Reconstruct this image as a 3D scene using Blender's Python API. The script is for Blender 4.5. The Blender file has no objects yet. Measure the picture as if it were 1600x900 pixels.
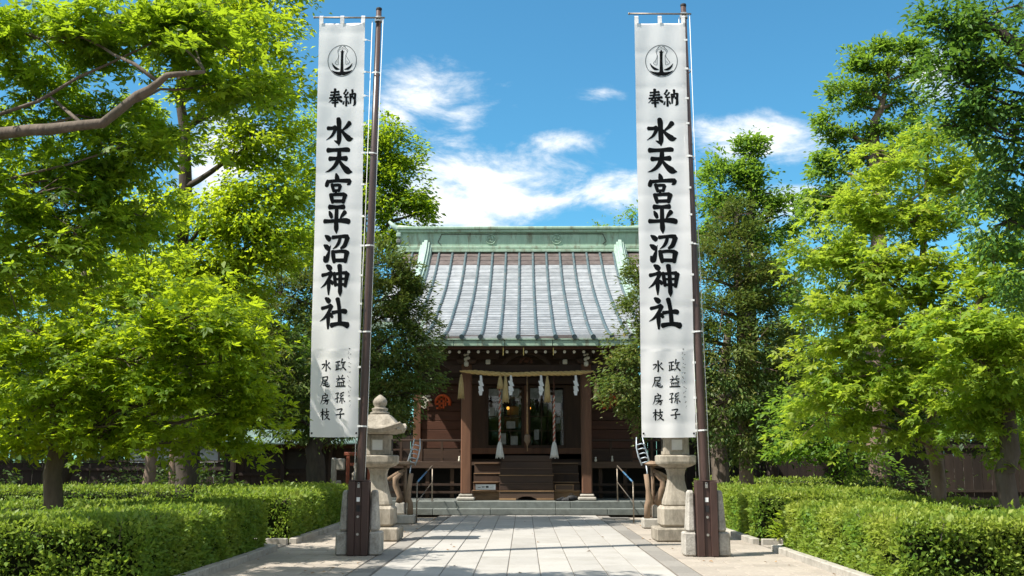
import bpy, math, random
import numpy as np
from mathutils import Vector, Matrix

R = math.radians
scene = bpy.context.scene
COL = scene.collection

# ------------------------------------------------------------------ camera
FPX, CAMH, PITCH, YAW = 1641.0, 1.5, R(9.4), R(0.63)     # focal length in photo pixels, eye height, tilt up, turn left
cam_data = bpy.data.cameras.new("camera")
cam_data.sensor_width = 36.0
cam_data.lens = FPX / 1600.0 * 36.0
cam_data.clip_start, cam_data.clip_end = 0.1, 3000.0
cam = bpy.data.objects.new("camera", cam_data)
COL.objects.link(cam)
cam.location = (0, 0, CAMH)
cam.rotation_euler = (math.pi / 2 + PITCH, 0, YAW)
scene.camera = cam

# ------------------------------------------------------------------ sky, sun, exposure
SUN_AZ = (-0.92, -0.39)          # horizontal direction towards the sun (left, a little behind the photographer)
SUN_EL = R(54)
SKY_STRENGTH = 0.14
world = bpy.data.worlds.new("World")
scene.world = world
world.use_nodes = True
wn, wl = world.node_tree.nodes, world.node_tree.links
wn.clear()
w_out = wn.new("ShaderNodeOutputWorld")
w_bg = wn.new("ShaderNodeBackground")
w_bg.inputs["Strength"].default_value = SKY_STRENGTH
w_sky = wn.new("ShaderNodeTexSky")
w_sky.sky_type = 'NISHITA'
w_sky.sun_disc = False
w_sky.sun_elevation = SUN_EL
w_sky.sun_rotation = math.atan2(SUN_AZ[0], SUN_AZ[1])
w_sky.air_density = 1.0
w_sky.dust_density = 0.35
w_sky.ozone_density = 3.0

def wmath(op, a, b=None, c=None, clamp=False):
    n = wn.new("ShaderNodeMath"); n.operation = op; n.use_clamp = clamp
    for i, v in enumerate((a, b, c)):
        if v is None: continue
        if isinstance(v, (int, float)): n.inputs[i].default_value = v
        else: wl.new(v, n.inputs[i])
    return n.outputs[0]

w_tc = wn.new("ShaderNodeTexCoord")
w_sep = wn.new("ShaderNodeSeparateXYZ")
wl.new(w_tc.outputs["Generated"], w_sep.inputs[0])
wx, wy, wz = w_sep.outputs
dy = wmath('MAXIMUM', wy, 0.02)
ca = wmath('DIVIDE', wx, dy)                 # azimuth and height of the direction, as tangents
cb = wmath('DIVIDE', wz, dy)
w_n1 = wn.new("ShaderNodeTexNoise"); w_n1.inputs["Scale"].default_value = 12.0
w_n1.inputs["Detail"].default_value = 9.0; w_n1.inputs["Roughness"].default_value = 0.63
w_n1.inputs["Distortion"].default_value = 0.35
w_map = wn.new("ShaderNodeMapping"); w_map.inputs["Scale"].default_value = (1.0, 1.0, 2.1)
wl.new(w_tc.outputs["Generated"], w_map.inputs[0]); wl.new(w_map.outputs[0], w_n1.inputs["Vector"])
n1 = w_n1.outputs["Fac"]
# bodies of the clouds: (azimuth tangent, height tangent, half width, half height, weight)
CLOUDS = [(-0.095, 0.358, 0.058, 0.032, 1.0), (-0.060, 0.340, 0.040, 0.022, .8), (-0.03, 0.262, 0.105, 0.045, 1.0), (-0.08, 0.245, 0.08, 0.06, 1.1),
          (0.055, 0.312, 0.045, 0.016, .8), (0.09, 0.255, 0.07, 0.03, .75), (0.08, 0.363, 0.030, 0.012, .6), (0.232, 0.312, 0.072, 0.030, 1.1),
          (0.27, 0.245, 0.07, 0.03, .7), (0.405, 0.385, 0.045, 0.035, .9), (-0.29, 0.295, 0.06, 0.05, .9), (-0.32, 0.41, 0.04, 0.02, .7)]
body = None
for (a0, b0, ra, rb, wgt) in CLOUDS:
    da = wmath('DIVIDE', wmath('SUBTRACT', ca, a0), ra)
    db = wmath('DIVIDE', wmath('SUBTRACT', cb, b0), rb)
    rr = wmath('SQRT', wmath('ADD', wmath('MULTIPLY', da, da), wmath('MULTIPLY', db, db)))
    fall = wmath('MULTIPLY', wmath('SUBTRACT', 1.25, rr), wgt)
    body = fall if body is None else wmath('MAXIMUM', body, fall)
body = wmath('MULTIPLY', body, wmath('GREATER_THAN', wy, 0.03))
# scattered cloud over the unseen sky, cover raised to add neutral fill light
w_n2 = wn.new("ShaderNodeTexNoise"); w_n2.inputs["Scale"].default_value = 2.6; w_n2.inputs["Detail"].default_value = 3.0
wl.new(w_map.outputs[0], w_n2.inputs["Vector"])
rest = wmath('MULTIPLY', wmath('SUBTRACT', w_n2.outputs["Fac"], 0.38), 6.0)
infront = wmath('MULTIPLY', wmath('GREATER_THAN', wy, 0.03), wmath('LESS_THAN', wmath('ABSOLUTE', ca), 0.62))
rest = wmath('SUBTRACT', rest, wmath('MULTIPLY', infront, 3.0))
body = wmath('MAXIMUM', body, rest)
dens = wmath('ADD', wmath('MULTIPLY', body, 0.72), wmath('MULTIPLY', wmath('SUBTRACT', n1, 0.5), 2.3))
w_ss = wn.new("ShaderNodeMapRange"); w_ss.interpolation_type = 'SMOOTHSTEP'
w_ss.inputs["From Min"].default_value = 0.10; w_ss.inputs["From Max"].default_value = 0.85
wl.new(dens, w_ss.inputs["Value"])
cmask = wmath('MULTIPLY', w_ss.outputs[0], 0.93)
w_tint = wn.new("ShaderNodeMix"); w_tint.data_type = 'RGBA'; w_tint.blend_type = 'MULTIPLY'
w_tint.inputs["Factor"].default_value = 1.0
wl.new(w_sky.outputs[0], w_tint.inputs["A"]); w_tint.inputs["B"].default_value = (0.285, 0.60, 0.635, 1)
w_cc = wn.new("ShaderNodeMix"); w_cc.data_type = 'RGBA'                       # cloud: greyer where thin, white where thick
w_cc.inputs["A"].default_value = (3.2, 3.5, 3.8, 1); w_cc.inputs["B"].default_value = (4.7, 4.65, 4.55, 1)
wl.new(w_ss.outputs[0], w_cc.inputs["Factor"])
w_mix = wn.new("ShaderNodeMix"); w_mix.data_type = 'RGBA'
wl.new(cmask, w_mix.inputs["Factor"]); wl.new(w_tint.outputs["Result"], w_mix.inputs["A"]); wl.new(w_cc.outputs["Result"], w_mix.inputs["B"])
wl.new(w_mix.outputs["Result"], w_bg.inputs["Color"]); wl.new(w_bg.outputs[0], w_out.inputs[0])

sun_data = bpy.data.lights.new("sun", 'SUN')
sun_data.energy = 4.2
sun_data.angle = R(0.5)
sun_data.color = (1.0, 0.95, 0.86)
sun = bpy.data.objects.new("sun", sun_data)
COL.objects.link(sun)
sd = Vector((SUN_AZ[0] * math.cos(SUN_EL), SUN_AZ[1] * math.cos(SUN_EL), math.sin(SUN_EL)))
sun.rotation_euler = sd.to_track_quat('Z', 'Y').to_euler()
sun.location = sd * 60

vs = scene.view_settings
vs.view_transform = 'Standard'; vs.look = 'None'; vs.gamma = 1.0; vs.exposure = 1.05; vs.use_curve_mapping = False
scene.render.engine = 'CYCLES'
cy = scene.cycles
cy.max_bounces = 9; cy.diffuse_bounces = 5; cy.glossy_bounces = 2; cy.transmission_bounces = 7; cy.transparent_max_bounces = 6
cy.use_denoising = True
cy.caustics_reflective = False; cy.caustics_refractive = False

# ------------------------------------------------------------------ placing: a point of the place from its direction and its distance
_fw = Vector((-math.sin(YAW) * math.cos(PITCH), math.cos(YAW) * math.cos(PITCH), math.sin(PITCH)))
_rt = Vector((math.cos(YAW), math.sin(YAW), 0))
_up = _rt.cross(_fw)
def at(u, v, Y):
    d = _fw + _rt * ((u - 800) / FPX) - _up * ((v - 450) / FPX)
    return Vector((d.x * Y / d.y, Y, CAMH + d.z * Y / d.y))

# ------------------------------------------------------------------ materials
MATS = {}
def principled(name):
    m = bpy.data.materials.new(name); m.use_nodes = True
    nt = m.node_tree
    return m, nt, nt.nodes["Principled BSDF"]
def rgba(c): return (c[0], c[1], c[2], 1.0)
def surf(name, c1, c2, scale=4.0, rough=0.8, bump=0.2, bscale=None, stretch=(1, 1, 1), metal=0.0, spec=0.4, c3=None, stain_scale=1.2,
         stain_lo=0.52, stain_hi=0.72, vary=0.0, detail=6.0, coat=0.0, bdist=0.01, rvar=0.1):
    """colour, grain, stains and fine relief from noise in object space; 'vary' shifts the value from object to object"""
    if name in MATS: return MATS[name]
    m, nt, p = principled(name); N, L = nt.nodes, nt.links
    tc = N.new("ShaderNodeTexCoord"); mp = N.new("ShaderNodeMapping"); mp.inputs["Scale"].default_value = stretch
    oi = N.new("ShaderNodeObjectInfo")
    off = N.new("ShaderNodeVectorMath"); off.operation = 'SCALE'; off.inputs[0].default_value = (17.3, 9.1, 23.7); L.new(oi.outputs["Random"], off.inputs["Scale"])
    ad = N.new("ShaderNodeVectorMath"); ad.operation = 'ADD'
    L.new(tc.outputs["Object"], ad.inputs[0]); L.new(off.outputs[0], ad.inputs[1]); L.new(ad.outputs[0], mp.inputs[0])
    n1 = N.new("ShaderNodeTexNoise"); n1.inputs["Scale"].default_value = scale; n1.inputs["Detail"].default_value = detail; n1.inputs["Roughness"].default_value = 0.62
    L.new(mp.outputs[0], n1.inputs["Vector"])
    rp = N.new("ShaderNodeMapRange"); rp.inputs["From Min"].default_value = 0.3; rp.inputs["From Max"].default_value = 0.7; L.new(n1.outputs["Fac"], rp.inputs["Value"])
    mx = N.new("ShaderNodeMix"); mx.data_type = 'RGBA'; L.new(rp.outputs[0], mx.inputs["Factor"])
    mx.inputs["A"].default_value = rgba(c1); mx.inputs["B"].default_value = rgba(c2)
    col = mx.outputs["Result"]
    if c3 is not None:
        n3 = N.new("ShaderNodeTexNoise"); n3.inputs["Scale"].default_value = stain_scale; n3.inputs["Detail"].default_value = 7.0; n3.inputs["Roughness"].default_value = 0.7
        L.new(mp.outputs[0], n3.inputs["Vector"])
        r3 = N.new("ShaderNodeMapRange"); r3.inputs["From Min"].default_value = stain_lo; r3.inputs["From Max"].default_value = stain_hi; L.new(n3.outputs["Fac"], r3.inputs["Value"])
        m3 = N.new("ShaderNodeMix"); m3.data_type = 'RGBA'; L.new(r3.outputs[0], m3.inputs["Factor"]); L.new(col, m3.inputs["A"]); m3.inputs["B"].default_value = rgba(c3)
        col = m3.outputs["Result"]
    if vary > 0:
        mr = N.new("ShaderNodeMapRange"); mr.inputs["To Min"].default_value = 1 - vary; mr.inputs["To Max"].default_value = 1 + vary; L.new(oi.outputs["Random"], mr.inputs["Value"])
        vm = N.new("ShaderNodeVectorMath"); vm.operation = 'SCALE'; L.new(col, vm.inputs[0]); L.new(mr.outputs[0], vm.inputs["Scale"]); col = vm.outputs[0]
    L.new(col, p.inputs["Base Color"])
    rr = N.new("ShaderNodeMapRange"); rr.inputs["To Min"].default_value = max(0.02, rough - rvar); rr.inputs["To Max"].default_value = min(1, rough + rvar); L.new(n1.outputs["Fac"], rr.inputs["Value"]); L.new(rr.outputs[0], p.inputs["Roughness"])
    p.inputs["Metallic"].default_value = metal; p.inputs["Specular IOR Level"].default_value = spec
    if coat: p.inputs["Coat Weight"].default_value = coat
    if bump > 0:
        nb = N.new("ShaderNodeTexNoise"); nb.inputs["Scale"].default_value = bscale or scale * 4; nb.inputs["Detail"].default_value = 5.0; L.new(mp.outputs[0], nb.inputs["Vector"])
        bp = N.new("ShaderNodeBump"); bp.inputs["Strength"].default_value = bump; bp.inputs["Distance"].default_value = bdist; L.new(nb.outputs["Fac"], bp.inputs["Height"]); L.new(bp.outputs[0], p.inputs["Normal"])
    MATS[name] = m
    return m

def leaf_mat(name, dark, light, young, trans, gloss=0.5, tmix=0.45, spec=0.3):
    """leaf: thin sheet that reflects and lets light through; colour differs from leaf to leaf and from spray to spray"""
    m = bpy.data.materials.new(name); m.use_nodes = True
    nt = m.node_tree; N, L = nt.nodes, nt.links; N.clear()
    o = N.new("ShaderNodeOutputMaterial"); p = N.new("ShaderNodeBsdfPrincipled"); t = N.new("ShaderNodeBsdfTranslucent"); ms = N.new("ShaderNodeMixShader")
    g = N.new("ShaderNodeNewGeometry"); at_ = N.new("ShaderNodeAttribute"); at_.attribute_name = "tint"
    m1 = N.new("ShaderNodeMix"); m1.data_type = 'RGBA'; m1.inputs["A"].default_value = rgba(dark); m1.inputs["B"].default_value = rgba(light); L.new(g.outputs["Random Per Island"], m1.inputs["Factor"])
    m2 = N.new("ShaderNodeMix"); m2.data_type = 'RGBA'; L.new(m1.outputs["Result"], m2.inputs["A"]); m2.inputs["B"].default_value = rgba(young); L.new(at_.outputs["Fac"], m2.inputs["Factor"])
    L.new(m2.outputs["Result"], p.inputs["Base Color"]); p.inputs["Roughness"].default_value = gloss; p.inputs["Specular IOR Level"].default_value = spec
    m3 = N.new("ShaderNodeMix"); m3.data_type = 'RGBA'; m3.blend_type = 'MIX'; m3.inputs["Factor"].default_value = 0.62
    L.new(m2.outputs["Result"], m3.inputs["A"]); m3.inputs["B"].default_value = rgba(trans); L.new(m3.outputs["Result"], t.inputs["Color"])
    ms.inputs[0].default_value = tmix; L.new(p.outputs[0], ms.inputs[1]); L.new(t.outputs[0], ms.inputs[2]); L.new(ms.outputs[0], o.inputs[0])
    MATS[name] = m
    return m

def cloth_mat(name, c, tmix=0.4):
    m = bpy.data.materials.new(name); m.use_nodes = True
    nt = m.node_tree; N, L = nt.nodes, nt.links; N.clear()
    o = N.new("ShaderNodeOutputMaterial"); d = N.new("ShaderNodeBsdfDiffuse"); t = N.new("ShaderNodeBsdfTranslucent"); ms = N.new("ShaderNodeMixShader")
    tc = N.new("ShaderNodeTexCoord"); n = N.new("ShaderNodeTexNoise"); n.inputs["Scale"].default_value = 1.7; n.inputs["Detail"].default_value = 6
    L.new(tc.outputs["Object"], n.inputs["Vector"])
    mx = N.new("ShaderNodeMix"); mx.data_type = 'RGBA'; mx.inputs["A"].default_value = rgba([k * 0.93 for k in c]); mx.inputs["B"].default_value = rgba(c); L.new(n.outputs["Fac"], mx.inputs["Factor"])
    L.new(mx.outputs["Result"], d.inputs["Color"]); L.new(mx.outputs["Result"], t.inputs["Color"])
    w = N.new("ShaderNodeTexNoise"); w.inputs["Scale"].default_value = 6; w.inputs["Detail"].default_value = 3; L.new(tc.outputs["Object"], w.inputs["Vector"])
    b = N.new("ShaderNodeBump"); b.inputs["Strength"].default_value = 0.25; b.inputs["Distance"].default_value = 0.012; L.new(w.outputs["Fac"], b.inputs["Height"]); L.new(b.outputs[0], d.inputs["Normal"])
    ms.inputs[0].default_value = tmix; L.new(d.outputs[0], ms.inputs[1]); L.new(t.outputs[0], ms.inputs[2]); L.new(ms.outputs[0], o.inputs[0])
    MATS[name] = m
    return m

M = {}
M['soil'] = surf('soil', (0.07, 0.052, 0.036), (0.12, 0.092, 0.062), 1.5, 0.95, 0.6, 14, c3=(0.05, 0.06, 0.025), stain_scale=0.6)
M['granite_pale'] = surf('granite_pale', (0.335, 0.315, 0.285), (0.405, 0.385, 0.355), 30, 0.75, 0.08, 90, vary=0.09, c3=(0.28, 0.26, 0.225), stain_scale=1.3, stain_lo=.48, stain_hi=.78)
M['granite_dark'] = surf('granite_dark', (0.19, 0.175, 0.155), (0.26, 0.24, 0.215), 25, 0.8, 0.1, 80, vary=0.14)
M['paver'] = surf('paver', (0.29, 0.25, 0.205), (0.37, 0.325, 0.275), 16, 0.85, 0.15, 60, vary=0.12, c3=(0.25, 0.215, 0.18), stain_scale=1.4, stain_lo=.53, stain_hi=.75)
M['joint'] = surf('joint', (0.15, 0.13, 0.11), (0.20, 0.18, 0.15), 9, 0.95, 0.3, 40)
M['kerb'] = surf('kerb', (0.32, 0.295, 0.255), (0.43, 0.40, 0.35), 14, 0.85, 0.2, 60, vary=0.08, c3=(0.17, 0.16, 0.13), stain_scale=2.0)
M['step_stone'] = surf('step_stone', (0.115, 0.128, 0.118), (0.18, 0.195, 0.18), 7, 0.7, 0.12, 50, vary=0.1, c3=(0.11, 0.115, 0.10), stain_scale=2.0)
M['lantern_stone'] = surf('lantern_stone', (0.28, 0.245, 0.195), (0.40, 0.355, 0.29), 14, 0.9, 0.6, 40, c3=(0.15, 0.13, 0.10), stain_scale=2.6, stain_lo=.47, stain_hi=.70, vary=0.08, bdist=.009, stretch=(1.5, 1.5, .6))
M['rough_granite'] = surf('rough_granite', (0.29, 0.265, 0.23), (0.50, 0.47, 0.42), 34, 0.9, 0.7, 44, c3=(0.16, 0.145, 0.12), stain_scale=3.4, stain_lo=.48, stain_hi=.70, bdist=.008)
M['post_paint'] = surf('post_paint', (0.048, 0.025, 0.020), (0.066, 0.036, 0.029), 3, 0.5, 0.1, 30, stretch=(6, 6, 1))
M['pole_paint'] = surf('pole_paint', (0.052, 0.030, 0.025), (0.080, 0.047, 0.039), 5, 0.34, 0.05, 30, stretch=(4, 4, .6), spec=0.55)
M['steel'] = surf('steel', (0.42, 0.41, 0.39), (0.55, 0.54, 0.52), 12, 0.35, 0.03, 60, metal=0.9)
M['steel_rust'] = surf('steel_rust', (0.20, 0.165, 0.13), (0.33, 0.28, 0.225), 14, 0.45, 0.1, 60, metal=0.6, c3=(0.16, 0.10, 0.06), stain_scale=5)
M['cloth'] = cloth_mat('cloth', (0.90, 0.885, 0.88), 0.38)
M['tape'] = surf('tape', (0.70, 0.70, 0.68), (0.8, 0.8, 0.78), 12, 0.7, 0.05, 30)
M['ink'] = surf('ink', (0.005, 0.006, 0.007), (0.009, 0.010, 0.011), 6, 0.95, 0.0, spec=.04)
M['ink_line'] = surf('ink_line', (0.045, 0.05, 0.055), (0.075, 0.08, 0.085), 6, 0.9, 0.0, spec=.15)
M['patina'] = surf('patina', (0.25, 0.36, 0.265), (0.36, 0.475, 0.365), 3.0, 0.7, 0.2, 26, c3=(0.14, 0.105, 0.06), stain_scale=2.2, stain_lo=.50, stain_hi=.72, stretch=(1.6, 1, .35), metal=0.0, vary=0.05)
M['patina_pale'] = surf('patina_pale', (0.27, 0.37, 0.315), (0.36, 0.46, 0.40), 3.0, 0.6, 0.15, 26, c3=(0.19, 0.30, 0.24), stain_scale=2.6, stretch=(2, 2, .6))
M['roof_sheet'] = surf('roof_sheet', (0.265, 0.275, 0.285), (0.39, 0.40, 0.41), 3.2, 0.42, 0.18, 22, c3=(0.29, 0.275, 0.27), stain_scale=1.8, stain_lo=.58, stain_hi=.8, vary=0.15, metal=0.2, spec=.5, stretch=(1, .5, .5), rvar=.14)
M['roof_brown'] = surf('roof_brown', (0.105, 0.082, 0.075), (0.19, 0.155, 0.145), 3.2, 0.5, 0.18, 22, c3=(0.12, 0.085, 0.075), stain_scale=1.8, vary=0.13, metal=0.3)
M['roof_rib'] = surf('roof_rib', (0.06, 0.10, 0.115), (0.15, 0.20, 0.215), 5, 0.45, 0.1, 30, c3=(0.17, 0.15, 0.13), stain_scale=2.5, metal=0.3)
M['roof_under'] = surf('roof_under', (0.03, 0.02, 0.015), (0.05, 0.033, 0.025), 4, 0.8, 0.1)
M['wood_dark'] = surf('wood_dark', (0.038, 0.021, 0.013), (0.075, 0.041, 0.024), 5, 0.7, 0.3, 24, stretch=(1, 1, .12), vary=0.15)
M['wood_dark_h'] = surf('wood_dark_h', (0.036, 0.020, 0.013), (0.070, 0.039, 0.024), 5, 0.68, 0.3, 24, stretch=(.12, 1, 1), vary=0.18)
M['wood_red'] = surf('wood_red', (0.062, 0.024, 0.013), (0.105, 0.040, 0.021), 5, 0.65, 0.25, 24, stretch=(.14, 1, 1), vary=0.18)
M['pillar_wood'] = surf('pillar_wood', (0.125, 0.055, 0.030), (0.200, 0.095, 0.052), 6, 0.7, 0.35, 26, stretch=(1, 1, .08), c3=(0.07, 0.038, 0.024), stain_scale=2.0)
M['stair_wood'] = surf('stair_wood', (0.066, 0.038, 0.024), (0.120, 0.072, 0.046), 5, 0.68, 0.3, 24, stretch=(.1, 1, 1), vary=0.22, c3=(0.04, 0.026, 0.019), stain_scale=2.0)
M['worn_sunlit_wood'] = surf('worn_sunlit_wood', (0.26, 0.15, 0.07), (0.40, 0.25, 0.13), 5, 0.7, 0.3, 24, stretch=(.12, 1, 1), c3=(0.12, 0.065, 0.035), stain_scale=2.4, stain_lo=.45, stain_hi=.65)  # pale orange wood, also carries painted sunlight and edge highlights of stair and box
M['white_paint'] = surf('white_paint', (0.62, 0.57, 0.46), (0.74, 0.70, 0.60), 9, 0.7, 0.05)
M['straw'] = surf('straw', (0.36, 0.25, 0.10), (0.56, 0.42, 0.20), 40, 0.85, 0.5, 120, stretch=(1, 1, .25), bdist=.006)
M['straw_rope'] = surf('straw_rope', (0.52, 0.34, 0.12), (0.70, 0.52, 0.23), 30, 0.85, 0.5, 90, bdist=.006)
M['paper'] = surf('paper', (0.74, 0.74, 0.73), (0.82, 0.82, 0.81), 6, 0.85, 0.02)
M['rope_red'] = surf('rope_red', (0.42, 0.10, 0.06), (0.55, 0.17, 0.11), 20, 0.85, 0.2, 60)
M['rope_white'] = surf('rope_white', (0.58, 0.50, 0.42), (0.70, 0.62, 0.54), 20, 0.85, 0.2, 60)
M['tassel'] = surf('tassel', (0.56, 0.53, 0.48), (0.72, 0.70, 0.65), 30, 0.9, 0.5, 90, stretch=(1, 1, .2), bdist=.006)
M['crest_orange'] = surf('crest_orange', (0.66, 0.10, 0.025), (0.78, 0.15, 0.035), 7, 0.65, 0.1)
M['gold'] = surf('gold', (0.48, 0.34, 0.10), (0.62, 0.46, 0.16), 9, 0.4, 0.1, metal=.6)
M['shed_copper'] = surf('shed_copper', (0.10, 0.165, 0.155), (0.17, 0.24, 0.225), 3, 0.6, .1, c3=(0.09, 0.08, 0.06), stain_scale=2)
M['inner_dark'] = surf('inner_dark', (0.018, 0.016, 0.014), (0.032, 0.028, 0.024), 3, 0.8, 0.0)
M['plaster'] = surf('plaster', (0.50, 0.49, 0.47), (0.60, 0.59, 0.56), 4, 0.9, 0.1)
M['black_cloth'] = surf('black_cloth', (0.010, 0.010, 0.011), (0.022, 0.022, 0.024), 18, 0.7, 0.3)
M['blue_paint'] = surf('blue_paint', (0.06, 0.17, 0.33), (0.10, 0.25, 0.42), 12, 0.4, 0.1)
M['grey_blue'] = surf('grey_blue', (0.36, 0.42, 0.48), (0.52, 0.57, 0.62), 14, 0.45, 0.1, metal=.35)
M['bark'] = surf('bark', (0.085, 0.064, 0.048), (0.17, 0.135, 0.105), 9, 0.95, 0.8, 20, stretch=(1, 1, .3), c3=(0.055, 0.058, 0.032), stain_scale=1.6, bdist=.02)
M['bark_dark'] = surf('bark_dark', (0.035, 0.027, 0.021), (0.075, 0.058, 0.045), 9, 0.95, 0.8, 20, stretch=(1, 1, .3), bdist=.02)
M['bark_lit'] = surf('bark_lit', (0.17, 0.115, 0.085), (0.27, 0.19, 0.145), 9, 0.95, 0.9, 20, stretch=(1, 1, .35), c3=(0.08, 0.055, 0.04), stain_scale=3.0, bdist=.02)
M['drift_wood'] = surf('drift_wood', (0.17, 0.11, 0.07), (0.28, 0.195, 0.13), 8, 0.85, 0.7, 22, stretch=(1, 1, .2), c3=(0.13, 0.08, 0.05), stain_scale=3.0, bdist=.012)
M['red_frame'] = surf('red_frame', (0.28, 0.075, 0.04), (0.38, 0.12, 0.07), 6, 0.6, 0.1)
M['fence_wood'] = surf('fence_wood', (0.024, 0.016, 0.012), (0.046, 0.031, 0.023), 6, 0.85, 0.3, 26, stretch=(1, 1, .12), vary=0.25)
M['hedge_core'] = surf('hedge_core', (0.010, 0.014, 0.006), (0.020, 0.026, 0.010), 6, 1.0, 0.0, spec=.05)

M['camphor'] = leaf_mat('camphor', (0.045, 0.125, 0.026), (0.090, 0.200, 0.040), (0.15, 0.25, 0.045), (0.26, 0.46, 0.04), gloss=0.42, tmix=0.38, spec=.35)
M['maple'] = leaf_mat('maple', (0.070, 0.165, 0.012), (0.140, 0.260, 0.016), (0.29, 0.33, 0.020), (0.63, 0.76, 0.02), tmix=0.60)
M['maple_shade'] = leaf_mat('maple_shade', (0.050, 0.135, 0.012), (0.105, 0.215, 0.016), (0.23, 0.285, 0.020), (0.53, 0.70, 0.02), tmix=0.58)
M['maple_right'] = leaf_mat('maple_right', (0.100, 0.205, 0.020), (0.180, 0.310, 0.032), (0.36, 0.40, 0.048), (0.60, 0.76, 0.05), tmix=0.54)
M['broad'] = leaf_mat('broad', (0.060, 0.145, 0.024), (0.110, 0.220, 0.032), (0.19, 0.275, 0.036), (0.38, 0.60, 0.045), tmix=0.48)
M['holly'] = leaf_mat('holly', (0.045, 0.105, 0.022), (0.090, 0.175, 0.034), (0.21, 0.175, 0.045), (0.24, 0.30, 0.035), gloss=0.5, tmix=0.30, spec=.3)
M['dark_leaf'] = leaf_mat('dark_leaf', (0.030, 0.068, 0.018), (0.056, 0.105, 0.025), (0.085, 0.130, 0.025), (0.15, 0.24, 0.025), tmix=0.32)
M['hedge_leaf'] = leaf_mat('hedge_leaf', (0.070, 0.165, 0.022), (0.160, 0.275, 0.036), (0.34, 0.37, 0.058), (0.44, 0.60, 0.052), gloss=0.5, tmix=0.38, spec=.25)

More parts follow.
